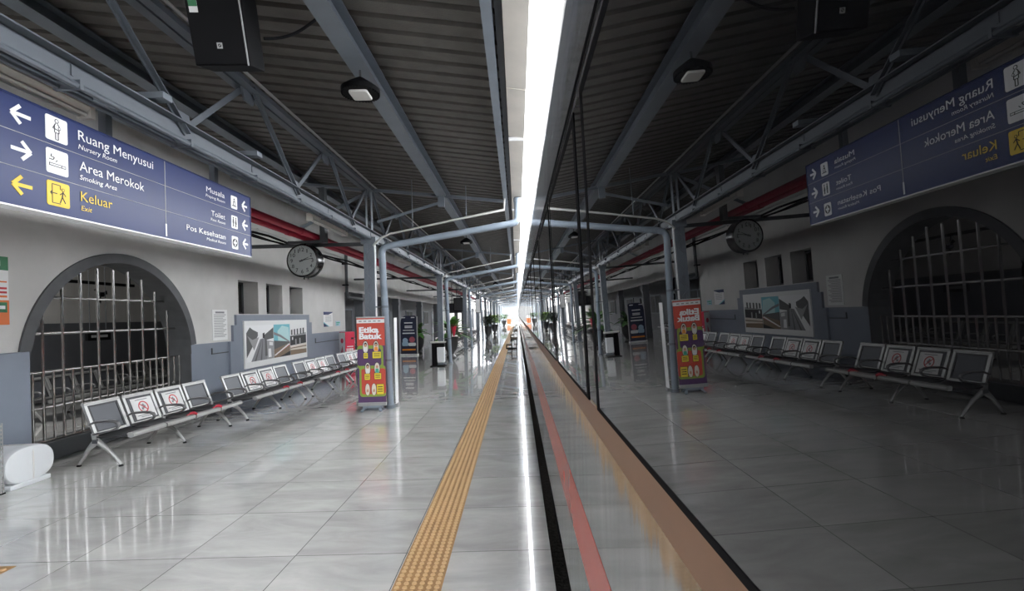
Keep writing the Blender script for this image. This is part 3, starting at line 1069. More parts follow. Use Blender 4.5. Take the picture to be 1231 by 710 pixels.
for txt, x, z, cap, wd, mm, al, it in (
        ('Ruang Menyusui', 3.40, 2.972, 0.068, 0.70, 'white', 'L', 0), ('Nursery Room', 3.40, 2.91, 0.034, 0.325, 'white', 'L', 0.2),
        ('Area Merokok', 3.405, 2.762, 0.068, 0.59, 'white', 'L', 0), ('Smoking Area', 3.405, 2.70, 0.034, 0.315, 'white', 'L', 0.2),
        ('Keluar', 3.41, 2.552, 0.068, 0.265, 'signyellow', 'L', 0), ('Exit', 3.41, 2.487, 0.034, 0.085, 'signyellow', 'L', 0.2),
        ('Musala', 5.10, 2.966, 0.052, 0.30, 'white', 'R', 0), ('Praying Room', 5.10, 2.915, 0.027, 0.31, 'white', 'R', 0.2),
        ('Toilet', 5.10, 2.745, 0.052, 0.23, 'white', 'R', 0), ('Rest Room', 5.10, 2.695, 0.027, 0.24, 'white', 'R', 0.2),
        ('Pos Kesehatan', 5.10, 2.540, 0.052, 0.60, 'white', 'R', 0), ('Medical Room', 5.10, 2.49, 0.027, 0.31, 'white', 'R', 0.2)):
    lettering(txt, x, z, cap, wd, mm, sg, faceX, n=0.004, align=al, italic=it)
for y in (3.70, 5.02):
    h = MB()
    h.box(-0.085, -0.025, y - 0.03, y + 0.03, SZ1, 3.36)
    h.box(-0.10, 0.42, y - 0.05, y + 0.05, 3.36, 3.41)
    h.box(-0.10, 0.0, y - 0.05, y + 0.05, 3.30, 3.36)
    h.build('hanger', 'steel', sg, bevel=0.004)

# ================================================================== CLOCK
ck = thing('station_clock', 'round double sided black station clock hanging over the poster', 'clock', (-3.80, 8.9, 2.75), math.radians(-6))
R0 = 0.30
MB(lambda s, t, n: (s, n, t)).lathe([(R0 - 0.02, -0.11), (R0, -0.10), (R0, -0.07), (R0 - 0.015, -0.06), (R0 - 0.015, 0.06), (R0, 0.07), (R0, 0.10), (R0 - 0.02, 0.11)], n=40).build('clock_case', 'blackgloss', ck, smooth=35)
MB(faceY).prism(circ(0, 0, R0 - 0.035, 40), 0.105, 0.1125).build('dial', 'clockface', ck)
d2 = MB(faceY)
for i in range(60):
    a = 2 * PI * i / 60
    r1, w_ = (0.235, 0.006) if i % 5 == 0 else (0.243, 0.003)
    d2.prism(seg2((r1 * math.sin(a), r1 * math.cos(a)), (0.252 * math.sin(a), 0.252 * math.cos(a)), w_), 0.1125, 0.114)
d2.build('minute_track', 'inkblack', ck)
for hh in range(1, 13):
    a = 2 * PI * hh / 12
    s = str(hh)
    lettering(s, 0.195 * math.sin(a), 0.195 * math.cos(a) - 0.033, 0.066, 0.042 * len(s) if hh != 1 else 0.018, 'inkblack', ck, faceY, n=0.1145, align='C', bold=0.012, name='numeral')
for nm, ang, ln_, w_, n0 in (('hour_hand', math.radians(66), 0.14, 0.022, 0.116), ('minute_hand', math.radians(80), 0.205, 0.016, 0.119)):
    hnd = MB(faceY)
    sx, cx = math.sin(ang), math.cos(ang)
    hnd.prism([(-0.05 * sx + cx * w_ / 2, -0.05 * cx - sx * w_ / 2), (-0.05 * sx - cx * w_ / 2, -0.05 * cx + sx * w_ / 2), (ln_ * sx - cx * 0.004, ln_ * cx + sx * 0.004), (ln_ * sx + cx * 0.004, ln_ * cx - sx * 0.004)], n0, n0 + 0.002)
    hnd.build(nm, 'inkblack', ck)
MB(faceY).prism(circ(0, 0, 0.018, 14), 0.112, 0.123).build('hand_boss', 'inkblack', ck)
MB().tube([(0, 0, R0 - 0.01), (0, 0, 0.34)], 0.016, 10).build('suspension_rod', 'blackgloss', ck)
MB().box(-0.30, 0.41, -0.05, 0.05, 0.315, 0.362).build('mounting_arm', 'steeldark', ck)
MB().box(0.31, 0.41, -0.05, 0.05, 0.362, 1.3).build('mounting_post', 'steeldark', ck)
bm_ = MB()
for x in (-0.03, 0.05):
    bm_.tube([(x, 0, -R0 + 0.01), (x, 0, -R0 - 0.03)], 0.012, 8)
bm_.build('drain_stub', 'blackgloss', ck)

# ================================================================== ARCH GRILLE
GX = -6.02
gr = thing('window_grille', 'stainless steel bar grille filling the arched opening', 'grille', (GX, 0, 0.22))


def arch_top(y, r=1.42):
    q = r * r - (y - AC) ** 2
    return AZ + math.sqrt(q) if q > 0 else AZ


for z, a, b_ in ((2.06, 6.30, 8.42), (1.60, 5.98, 8.72), (1.11, 5.87, 8.80), (0.66, 5.87, 8.80)):
    MB().tube([(0, a, z - 0.22), (0, b_, z - 0.22)], 0.019, 10).build('rail', 'chrome', gr, smooth=50)
MB().box(-0.02, 0.02, 5.87, 8.80, 0.0, 0.035).build('rail', 'chrome', gr)
for i in range(11):
    y = 5.95 + 0.279 * i
    top = min(arch_top(y) - 0.02, 2.50)
    MB().tube([(0.012, y, 0.03), (0.012, y, top - 0.22)], 0.019, 10).build('bar', 'chrome', gr, smooth=50)
for i in range(10):
    y = 5.95 + 0.1395 + 0.279 * i
    MB().tube([(0.012, y, 0.03), (0.012, y, 1.11 - 0.22)], 0.016, 10).build('bar', 'chrome', gr, smooth=50)

# ================================================================== BENCHES
def make_bench(notices=(1, 2), ties=(1, 2)):
    t = thing('waiting_bench', '', 'bench', (0, 0, 0), 0, 'four seat metal benches along the left wall')
    PT = 0.545
    # local: length along +Y, sitter looks towards +X, origin on the floor at the near leg
    def bpt(s, x):   # point on the back plane: s 0..1 up the back, x = offset out of the back towards the sitter
        p0, p1 = Vector((-0.055, 0, 0.37)), Vector((-0.195, 0, 0.74))
        d = (p1 - p0)
        nrm = Vector((d.z, 0, -d.x)).normalized()
        return p0 + d * s + nrm * x
    MB().box(-0.07, 0.0, 0.0, 4 * PT, 0.275, 0.325).build('beam', 'steeldark', t, bevel=0.006)
    for i in range(4):
        ya, yb = i * PT + 0.02, (i + 1) * PT - 0.02
        f = MB()
        sec = []
        for s0, s1, y0, y1 in ((0, 1, ya, ya + 0.04), (0, 1, yb - 0.04, yb), (0.93, 1.0, ya + 0.04, yb - 0.04), (0.0, 0.07, ya + 0.045, yb - 0.045)):
            q = [bpt(s0, -0.014), bpt(s1, -0.014), bpt(s1, 0.014), bpt(s0, 0.014)]
            f.loft([[(p.x, yy_, p.z) for p in q] for yy_ in (y0, y1)])
        # curled top edge
        c0 = bpt(1.0, 0.0)
        f.tube([(c0.x, ya, c0.z), (c0.x, yb, c0.z)], 0.022, 10)
        fo = f.build('backrest', 'alu', t)
        p = MB()
        q = [bpt(0.07, -0.004), bpt(0.93, -0.004), bpt(0.93, 0.006), bpt(0.07, 0.006)]
        p.loft([[(v.x, yy_, v.z) for v in q] for yy_ in (ya + 0.045, yb - 0.045)])
        e = [bpt(0.09, 0.006), bpt(0.88, 0.006), bpt(0.88, 0.011), bpt(0.09, 0.011)]
        p.build('back_panel', 'perf', fo)
        rim = MB()
        for s0, s1, y0, y1 in ((0.07, 0.93, ya + 0.04, ya + 0.066), (0.07, 0.93, yb - 0.066, yb - 0.04), (0.87, 0.93, ya + 0.045, yb - 0.045), (0.07, 0.11, ya + 0.045, yb - 0.045)):
            q = [bpt(s0, 0.0), bpt(s1, 0.0), bpt(s1, 0.013), bpt(s0, 0.013)]
            rim.loft([[(v.x, yy_, v.z) for v in q] for yy_ in (y0, y1)])
        rim.build('panel_rim', 'seatdark', fo)
        if i in notices:
            nb = MB()

            def quad(s0, s1, y0, y1, x, m):
                q = [bpt(s0, x - 0.002), bpt(s1, x - 0.002), bpt(s1, x), bpt(s0, x)]
                nb.loft([[(v.x, yy_, v.z) for v in q] for yy_ in (y0, y1)], m)
            quad(0.12, 0.85, ya + 0.095, yb - 0.065, 0.016, 0)
            yc = (ya + yb) / 2 + 0.015
            for s0, wdt in ((0.77, 0.10), (0.225, 0.14), (0.17, 0.09)):
                quad(s0, s0 + 0.025, yc - wdt, yc + wdt, 0.0172, 1)
            L_ = 0.395
            ring = []
            for a in range(20):
                a0, a1 = 2 * PI * a / 20, 2 * PI * (a + 1) / 20
                vs = []
                for xx in (0.0165, 0.0178):
                    for r_, aa in ((0.082, a0), (0.082, a1), (0.066, a1), (0.066, a0)):
                        v = bpt(0.52 + r_ * math.sin(aa) / L_, xx)
                        vs.append((v.x, yc + r_ * math.cos(aa), v.z))
                nb.add(vs, [(0, 1, 2, 3), (7, 6, 5, 4), (0, 4, 5, 1), (1, 5, 6, 2), (2, 6, 7, 3), (3, 7, 4, 0)], 2)
            for dy, ds, r_ in ((0.0, 0.07, 0.016), (0.012, 0.0, 0.022), (-0.02, -0.06, 0.018)):
                vs = []
                for xx in (0.0165, 0.0176):
                    for aa in range(8):
                        v = bpt(0.52 + ds + r_ * math.sin(aa * PI / 4) / L_, xx)
                        vs.append((v.x, yc + dy + r_ * math.cos(aa * PI / 4), v.z))
                nb.add(vs, [tuple(range(8)), tuple(range(15, 7, -1))] + [(a, (a + 1) % 8, 8 + (a + 1) % 8, 8 + a) for a in range(8)], 1)
            vs = []
            for xx in (0.0178, 0.0186):
                for sy, ss in ((0.052, -0.055), (0.06, -0.045), (-0.052, 0.055), (-0.06, 0.045)):
                    v = bpt(0.52 + ss / L_, xx)
                    vs.append((v.x, yc + sy, v.z))
            nb.add(vs, [(0, 1, 2, 3), (7, 6, 5, 4), (0, 4, 5, 1), (1, 5, 6, 2), (2, 6, 7, 3), (3, 7, 4, 0)], 2)
            no = nb.build('notice', ['paper', 'ink', 'redink'], fo)
        # seat pan: shallow dish with rolled front
        prof = [(-0.05, 0.362), (0.03, 0.350), (0.15, 0.352), (0.28, 0.366), (0.38, 0.386)]
        s_ = MB()
        s_.loft([[(x, yy_, z + o) for x, z in prof for o in (0,)] + [(x, yy_, z - 0.012) for x, z in reversed(prof)] for yy_ in (ya, yb)])
        so = s_.build('seat', 'seatdark', t, smooth=40)
        r_ = MB()
        fr_ = [(0.365, 0.400), (0.405, 0.408), (0.435, 0.398), (0.447, 0.374), (0.437, 0.350), (0.405, 0.341), (0.370, 0.350)]
        r_.loft([[(x, yy_, z) for x, z in fr_] for yy_ in (ya - 0.008, yb + 0.008)])
        r_.build('seat_front', 'alu', so, smooth=50)
        if i in ties:
            tb = MB().tube([(0.37, yb - 0.02, 0.414), (0.405, yb + 0.02, 0.418), (0.447, yb + 0.03, 0.405)], [0.02, 0.026, 0.012], 8)
            tb.tube([(0.38, yb + 0.0, 0.416), (0.39, yb - 0.10, 0.412)], 0.009, 6)
            tb.build('red_tape', 'redtape', so)
        br = MB().bar((-0.02, (ya + yb) / 2 - 0.12, 0.33), (0.34, (ya + yb) / 2 - 0.12, 0.358), 0.03, 0.02).bar((-0.02, (ya + yb) / 2 + 0.12, 0.33), (0.34, (ya + yb) / 2 + 0.12, 0.358), 0.03, 0.02)
        br.build('seat_bracket', 'steeldark', t)
    for i in range(5):
        y = i * PT
        a = MB().tube([(-0.10, y, 0.50), (-0.02, y, 0.535), (0.12, y, 0.545), (0.22, y, 0.54), (0.265, y, 0.52), (0.275, y, 0.49), (0.25, y, 0.455), (0.17, y, 0.43), (0.02, y, 0.40), (-0.05, y, 0.385)], [0.012, 0.014, 0.017, 0.018, 0.019, 0.018, 0.014, 0.011, 0.01, 0.01], 8)
        a.build('armrest', 'armgrey', t, smooth=60)
    for i, y in enumerate((0.03, 2 * PT, 4 * PT - 0.06)):
        l = MB()
        for s in (-1, 1):
            pts = [(-0.03, y, 0.30), (-0.03 + s * 0.05, y, 0.262), (-0.015 + s * 0.12, y, 0.205), (s * 0.20, y, 0.105), (s * 0.262, y, 0.02)]
            wd = (0.055, 0.052, 0.046, 0.038, 0.032)
            hg = (0.085, 0.075, 0.055, 0.040, 0.030)
            rings = []
            for j, p in enumerate(pts):
                pa, pb = Vector(pts[max(0, j - 1)]), Vector(pts[min(4, j + 1)])
                d = (pb - pa).normalized()
                u = Vector((d.z, 0, -d.x))
                rings.append([tuple(Vector(p) + u * (hg[j] / 2 * math.sin(q * PI / 4)) + Vector((0, wd[j] / 2 * math.cos(q * PI / 4), 0))) for q in range(8)])
            l.loft(rings)
        l.bar((-0.035, y, 0.27), (-0.06, y, 0.40), 0.05, 0.045, up=(0, 1, 0))
        lo = l.build('leg', 'alu', t, smooth=60)
        ft = MB()
        for s in (-1, 1):
            ft.lathe([(0.024, 0.0), (0.026, 0.008), (0.016, 0.022)], (s * 0.262, y, 0), 12)
        ft.build('foot', 'black', lo)
    return t


bn = make_bench()
RZ = -math.radians(0)
near_b = [(5.88, 'four seat bench with silver arms in front of the arched grille'),
          (8.44, 'four seat bench below the near half of the railway poster'),
          (10.88, 'four seat bench below the far end of the railway poster'),
          (13.25, 'four seat bench ending behind the red banner, beside the red advert box')]
ang = -math.atan2(0.33, 7.3)
for i, (y, lab) in enumerate(near_b):
    x = -5.045 + (y - 5.9) * 0.045
    if i == 0:
        bn.location = (x, y, 0)
        bn.rotation_euler = (0, 0, ang)
        bn['label'] = lab
    else:
        dup(bn, (x, y, 0), ang, lab)
plain = make_bench(notices=(0, 1, 2, 3), ties=())
plain.location = (-7.5, 19.2, 0)
plain['label'] = 'bench with white seat notices in the dark porch beyond the navy standee, nearest of three'
plain['group'] = 'benches in the porch'
dup(plain, (-7.5, 21.8, 0), None, 'bench in the dark porch, middle of the three along its wall')
dup(plain, (-7.5, 24.4, 0), None, 'bench in the dark porch, farthest of the three along its wall')
lab3 = ['nearest', 'second', 'third', 'fourth', 'fifth', 'sixth', 'seventh']
for i in range(7):
    y = 21.7 + i * 2.5 + (0.9 if i > 1 else 0) + (0.5 if i > 4 else 0)
    dup(plain, (-3.45, y, 0), 0, 'bench of the row along the far columns, %s from the litter bin' % lab3[i], 'benches along the far columns')
dark = make_bench(notices=(), ties=())
dark.location = (-9.3, 11.4, 0)
dark['label'] = 'third bench behind the grille, deepest in the dark room'
dark['group'] = 'benches behind the grille'
dup(dark, (-8.6, 6.1, 0), 0, 'bench seen through the bars of the arched grille', 'benches behind the grille')
dup(dark, (-8.6, 8.6, 0), 0, 'second bench behind the grille, at its far side', 'benches behind the grille')

# ================================================================== WALL POSTERS AND NOTICES
ps = thing('railway_poster', 'wide white framed poster of three railway photographs on the blue grey wall panel', 'poster', (WX + 0.05, 0, 0))
PY0, PY1, PZ0, PZ1 = 10.32, 13.37, 0.69, 1.70
MB(faceX).box(PY0, PY1, PZ0, PZ1, 0, 0.03).build('poster_board', 'paper', ps)


def pic(y0, y1, z0, z1, polys, mats_, name='photograph'):
    p = MB(faceX)
    for q, (m, poly) in enumerate(polys):
        p.prism([(y0 + a * (y1 - y0), z0 + c * (z1 - z0)) for a, c in poly], 0.03, 0.0315 + q * 0.0006, mats_.index(m))
    return p.build(name, mats_, ps)


full = ((0, 0), (1, 0), (1, 1), (0, 1))
za, zb = 0.82, 1.60
polys = [('white', full), ('grey2', ((0, .12), (.16, .35), (.40, .70), (.40, .80), (.22, .88), (.12, .95), (0, .80))),
         ('grey3', ((.03, .72), (.20, .60), (.44, .66), (.40, .58), (.26, .30))), ('grey2', ((.62, .70), (1, .92), (1, .6), (.62, .55))),
         ('ink', ((.15, 0), (.80, 0), (.72, .55), (.58, .62), (.48, .60))), ('grey2', ((.26, 0), (.32, 0), (.55, .60), (.54, .60))), ('grey2', ((.48, 0), (.53, 0), (.58, .60), (.57, .60))),
         ('grey3', ((.72, .0), (1, .0), (1, .5), (.72, .55))), ('white', ((.78, .05), (.90, .05), (.88, .30), (.78, .30))), ('grey2', ((.66, .1), (.74, .1), (.72, .6), (.66, .6))), ('paper', ((.82, .40), (.96, .38), (.96, .48), (.82, .50))),
         ('inkblack', ((.58, .62), (.64, .62), (.64, .78), (.58, .76)))]
pic(PY0 + 0.07, PY0 + 1.22, za, zb, polys, ['white', 'grey2', 'grey3', 'ink', 'inkblack', 'paper'])
polys = [('skyblue', full), ('skypale', ((.25, .5), (1, .38), (.92, .9), (.5, .96), (.22, .8))), ('brown', ((0, 0), (1, 0), (1, .40), (.55, .45), (0, .48))), ('grey2', ((0, .25), (.7, .36), (1, .40), (1, .44), (0, .52))),
         ('ink', ((0, .70), (.35, .62), (.95, .42), (1, .40), (1, .44), (.40, .68), (0, .78))), ('redink', ((.12, .10), (.2, .10), (1, .34), (1, .37))), ('paper', ((0, .08), (.06, .06), (1, .36), (.9, .38))), ('inkblack', ((.3, 0), (1, 0), (1, .14)))]
pic(PY0 + 1.24, PY0 + 2.05, za, zb, polys, ['skyblue', 'skypale', 'brown', 'grey2', 'ink', 'redink', 'paper', 'inkblack'])
polys = [('paper', full), ('grey3', ((0, .62), (1, .70), (1, .58), (0, .58))), ('inkblack', ((0, .30), (1, .34), (1, .62), (0, .60))), ('grey2', ((.05, .64), (.14, .64), (.14, .82), (.05, .80))), ('grey2', ((.22, .64), (.31, .64), (.31, .83), (.22, .82))), ('grey2', ((.40, .64), (.49, .64), (.49, .84), (.40, .83))), ('grey2', ((.60, .65), (.69, .65), (.69, .85), (.60, .84))), ('grey2', ((.78, .65), (.87, .65), (.87, .86), (.78, .85))),
         ('paper', ((.1, .48), (.16, .48), (.16, .57), (.1, .57))), ('grey3', ((.3, .30), (.36, .30), (.36, .5), (.3, .5))), ('grey3', ((.55, .32), (.62, .32), (.62, .52), (.55, .52))), ('brown', ((0, 0), (1, 0), (1, .14), (0, .16))), ('ban_cream', ((0, .16), (1, .14), (1, .34), (0, .28))), ('brown', ((0, .20), (1, .22), (1, .26), (0, .23)))]
pic(PY0 + 2.07, PY1 - 0.06, za, zb, polys, ['paper', 'grey3', 'inkblack', 'grey2', 'brown', 'ban_cream'])


def notice(name, label, cat, y0, y1, z0, z1, base, items):
    t = thing(name, label, cat, (WX, 0, 0))
    mats_ = [base]
    for it in items:
        if it[0] not in mats_:
            mats_.append(it[0])
    MB(faceX).box(y0, y1, z0, z1, 0, 0.012).build('sheet', base, t)
    p = MB(faceX)
    for q, (m, poly) in enumerate(items):
        p.prism([(y0 + a * (y1 - y0), z0 + c * (z1 - z0)) for a, c in poly], 0.012, 0.0135 + q * 0.0004, mats_.index(m))
    p.build('print', mats_, t)
    return t


def rect(a, b, c, d):
    return ((a, c), (b, c), (b, d), (a, d))


notice('wall_notice', 'tall white printed notice on the wall between the arch and the poster', 'notice', 9.36, 9.84, 1.34, 1.93, 'paper',
       [('ink', rect(.2, .8, .88, .94))] + [('grey3', rect(.1, .9 - .1 * (i % 3), .82 - .055 * i, .845 - .055 * i)) for i in range(14)])
notice('wall_notice', 'blue and white notice on the white wall right of the slit windows', 'notice', 14.72, 15.45, 1.47, 1.92, 'paper',
       [('navy', ((0, .8), (.5, .8), (1, .95), (1, 1), (0, 1))), ('navy', ((0, 0), (.5, 0), (0, .25))), ('skyblue', ((0, .25), (.5, 0), (.62, 0), (0, .33)))] + [('grey3', rect(.2, .85, .7 - .09 * i, .73 - .09 * i)) for i in range(5)])
notice('wall_notice', 'small pale green notice at the right end of the white wall', 'notice', 15.72, 16.10, 1.47, 1.63, 'lightblue', [('ban_teal', rect(.1, .9, .55, .8)), ('ban_teal', rect(.1, .6, .2, .4))])
notice('wall_sign', 'green, white and orange safety sign on the wall at the left edge', 'sign', 5.18, 5.62, 1.72, 2.49, 'paper',
       [('greensign', rect(0, 1, .80, 1)), ('white', rect(.2, .8, .86, .94)), ('orangesign', rect(0, 1, .0, .36)), ('greensign', rect(.62, .95, .18, .33)), ('redink', rect(.1, .95, .52, .55)), ('redink', rect(.1, .95, .46, .49)), ('white', rect(.68, .9, .23, .28)), ('orangesign', rect(.3, .95, .40, .43)), ('orangesign', rect(.2, .95, .62, .64))])
tb = thing('hanging_sign', 'small dark sign box seen through the upper bars of the grille', 'sign', (-8.6, 9.2, 0))
MB().box(0, 0.06, 0.6, 1.15, 1.38, 1.55).build('sign_box', 'black', tb)
MB(faceX).box(0.68, 1.07, 1.44, 1.49, 0.06, 0.063).build('print', 'grey3', tb)
for y in (0.68, 1.07):
    MB().tube([(0.03, y, 1.55), (0.03, y, 3.8)], 0.008, 6).build('hanger', 'steeldark', tb)

hr = thing('hanging_rail', 'dark ceiling hung rail with a small fan, seen through the top of the grille', 'rail', (-8.7, 9.6, 2.56))
MB().box(-0.03, 0.03, -0.9, 1.6, -0.03, 0.03).build('rail_bar', 'black', hr)
for y in (-0.8, 1.5):
    MB().tube([(0, y, 0.03), (0, y, 1.24)], 0.012, 6).build('hanger', 'black', hr)
fh = MB().tube([(0.02, 0.6, -0.03), (0.05, 0.6, -0.14)], 0.02, 8).build('fan_neck', 'black', hr)
fc = MB(faceX)
fc.prism(circ(0.6, -0.24, 0.05, 14), 0.03, 0.14)
for q in range(3):
    a = 2 * PI * q / 3 + 0.4
    fc.prism([(0.6 + r_ * math.cos(a + d_), -0.24 + r_ * math.sin(a + d_)) for r_, d_ in ((0.04, -0.3), (0.17, -0.35), (0.18, 0.15), (0.04, 0.3))], 0.09, 0.098)
fc.build('fan_head', 'black', hr)

# ================================================================== BANNER "ETIKA BATUK"
bx, by = -2.69, 9.02
bnr = thing('roll_up_banner', 'tall red and purple cough etiquette banner standing before the first column', 'banner', (bx, by, 0), math.radians(3))
BW = 0.25
ZB0, ZB1 = 0.15, 1.70
p = MB(faceY)
p.box(-BW, BW, ZB0, ZB1, -0.006, 0, 0)
bands = []
mats_b = ['ban_red', 'ban_purple', 'ban_green', 'paper', 'ban_yellow', 'inkblack', 'ban_skin', 'ban_teal', 'ban_orange', 'ban_cream', 'grey3']
ix = mats_b.index
h_ = ZB1 - ZB0


def bz(q):
    return ZB1 - q * h_


def bxs(q):
    return -BW + q * 2 * BW


def bp_(poly, n, m):
    p.prism([(bxs(a), bz(c)) for a, c in poly], 0, n, ix(m))


def brr(x0, x1, y0, y1, r, n, m):
    p.prism(rrect(bxs(x0), bxs(x1), bz(y1), bz(y0), r, 5), 0, n, ix(m))


bp_(((0, .018), (1, .018), (1, .062), (0, .062)), 0.001, 'paper')
for a in range(5):
    bp_(((.08 + a * .17, .033), (.18 + a * .17, .033), (.18 + a * .17, .047), (.08 + a * .17, .047)), 0.0016, 'grey3')
bp_(((0, .33), (1, .33), (1, 1), (0, 1)), 0.0008, 'ban_purple')
brr(-0.0, .93, .325, .60, 0.05, 0.0012, 'ban_green')
brr(-0.0, .86, .365, .565, 0.04, 0.0016, 'ban_purple')
brr(.06, 1.0, .565, .93, 0.05, 0.0020, 'ban_green')
brr(.13, 1.0, .60, .90, 0.04, 0.0024, 'ban_red')
for cx, cy, hair, prop in ((.30, .345, 'inkblack', 'paper'), (.68, .345, 'inkblack', 'ban_orange'), (.36, .60, 'inkblack', 'paper'), (.70, .60, 'ban_cream', 'ban_teal')):
    x, z = bxs(cx), bz(cy)
    p.prism(circ(x, z, 0.056, 20, 0.12), 0, 0.0030, ix('inkblack'))
    p.prism(circ(x, z, 0.047, 20, 0.108), 0, 0.0036, ix('ban_cream'))
    p.prism(circ(x, z + 0.045, 0.027, 16, 0.04), 0, 0.0046, ix(hair))
    p.prism(circ(x, z + 0.032, 0.021, 16, 0.028), 0, 0.0052, ix('ban_skin'))
    p.prism([(x - 0.036, z - 0.075), (x + 0.036, z - 0.075), (x + 0.026, z), (x - 0.026, z)], 0, 0.0050, ix(prop))
for cx, cy, w_, hh in ((.30, .445, .15, .062), (.70, .440, .30, .075), (.34, .695, .19, .07), (.72, .69, .24, .07), (.80, .845, .25, .12)):
    brr(cx - w_ / 2 - .012, cx + w_ / 2 + .012, cy - hh / 2 - .004, cy + hh / 2 + .004, 0.006, 0.0054, 'inkblack')
    brr(cx - w_ / 2, cx + w_ / 2, cy - hh / 2, cy + hh / 2, 0.005, 0.0060, 'ban_yellow')
    for r_ in range(3):
        bp_(((cx - w_ * .36, cy - hh * .28 + r_ * hh * .22), (cx + w_ * .36, cy - hh * .28 + r_ * hh * .22), (cx + w_ * .36, cy - hh * .2 + r_ * hh * .22), (cx - w_ * .36, cy - hh * .2 + r_ * hh * .22)), 0.0066, 'inkblack')
for cx in (.34, .57):
    x, z = bxs(cx), bz(.845)
    p.prism(circ(x, z, 0.046, 20, 0.115), 0, 0.0054, ix('inkblack'))
    p.prism(circ(x, z, 0.041, 20, 0.108), 0, 0.0060, ix('ban_cream'))
    p.prism([(x - 0.02, z - 0.05), (x + 0.02, z - 0.04), (x + 0.016, z + 0.01), (x - 0.016, z)], 0, 0.0066, ix('ban_skin'))
p.build('printed_sheet', mats_b, bnr)
lettering('Etika', bxs(.08), bz(.174), 0.10, 0.355, 'white', bnr, faceY, n=0.003, bold=0.045)
lettering('Batuk', bxs(.08), bz(.248), 0.10, 0.41, 'white', bnr, faceY, n=0.003, bold=0.045)
MB(faceY).box(-BW - 0.005, BW + 0.005, ZB1 - 0.004, ZB1 + 0.02, -0.014, 0.008).build('top_rail', 'alu', bnr)
MB(faceY).box(-BW - 0.005, BW + 0.005, 0.095, ZB0 + 0.005, -0.03, 0.03).build('cassette', 'grey3', bnr, bevel=0.008)
MB().tube([(0.0, 0.035, 0.09), (0.0, 0.035, ZB1)], 0.008, 8).build('support_pole', 'alu', bnr)
fb = MB()
fb.box(-0.17, 0.17, -0.02, 0.06, 0.055, 0.10)
for x in (-0.15, 0.15):
    fb.bar((x * 0.85, 0.02, 0.07), (x * 1.15, -0.11, 0.008), 0.05, 0.016).bar((x * 0.85, 0.02, 0.07), (x * 1.15, 0.13, 0.008), 0.05, 0.016)
fb.build('stand_foot', 'pipe', bnr)

wb = thing('white_board', 'narrow white board standing on the far side of the drainpipe by the red banner', 'board', (-2.335, 9.34, 0))
MB().box(-0.012, 0.0, 0.0, 0.2, 0.06, 1.69).build('board_panel', 'white', wb, bevel=0.002)
MB().box(-0.05, 0.03, 0.02, 0.18, 0.0, 0.06).build('board_foot', 'grey3', wb, bevel=0.006)

# ================================================================== LOUDSPEAKER
sp = thing('loudspeaker', 'black box loudspeaker hanging under the canopy at the top left', 'loudspeaker', (-1.98, 3.4, 3.455))
sp.rotation_euler = (math.radians(17), 0, math.radians(3))
sp.scale = (0.8, 0.8, 0.8)
s_ = MB(lambda s, t, n: (s, n, t))
s_.prism([(-0.235, 0.0), (0.225, 0.0), (0.235, 0.84), (-0.225, 0.84)], 0.0, 0.30)
s_.build('cabinet', 'black', sp, bevel=0.01)
MB(faceY).box(-0.225, 0.205, 0.012, 0.82, 0, 0.012).build('front_mesh', 'blackm', sp, bevel=0.004)
MB(faceY).box(0.207, 0.216, 0.0, 0.83, 0.0, 0.012).build('edge_strip', 'grey3', sp)
lg = MB(faceY).box(-0.022, 0.022, 0.13, 0.175, 0.012, 0.015, 0)
lg.prism(circ(0, 0.1525, 0.014, 14), 0.015, 0.0165, 1)
lg.prism(seg2((-0.008, 0.146), (0.008, 0.159), 0.005), 0.0165, 0.018, 0)
lg.build('badge', ['alu', 'inkblack'], sp)
stk = MB(faceY).box(-0.20, -0.13, 0.40, 0.52, 0.012, 0.014, 0)
stk.box(-0.20, -0.13, 0.445, 0.495, 0.014, 0.015, 1)
stk.prism(circ(-0.18, 0.515, 0.02, 12), 0.014, 0.0155, 2)
stk.build('sticker', ['paper', 'greensign', 'ban_skin'], sp)
bk = MB()
for x in (-0.15, 0.15):
    bk.bar((x, 0.2, 0.80), (x, 0.27, 0.98), 0.03, 0.01)
bk.box(-0.30, -0.235, 0.15, 0.21, 0.02, 0.05)
bk.build('hanging_bracket', 'steeldark', sp)
m = MB()
pts = []
for q in range(13):
    f_ = q / 12
    a, b_ = Vector((-1.775, 3.55, 3.72)), Vector((-1.46, 3.75, under(-1.38, 0.2) + 0.03))
    pt = a.lerp(b_, f_)
    pts.append((pt.x, pt.y, pt.z - 0.05 * math.sin(PI * f_)))
m.tube(pts, 0.011, 8)
tag(m.build('speaker_cable', 'rubber', smooth=60), 'black cable strung from the loudspeaker to the wide roof beam', 'cable')

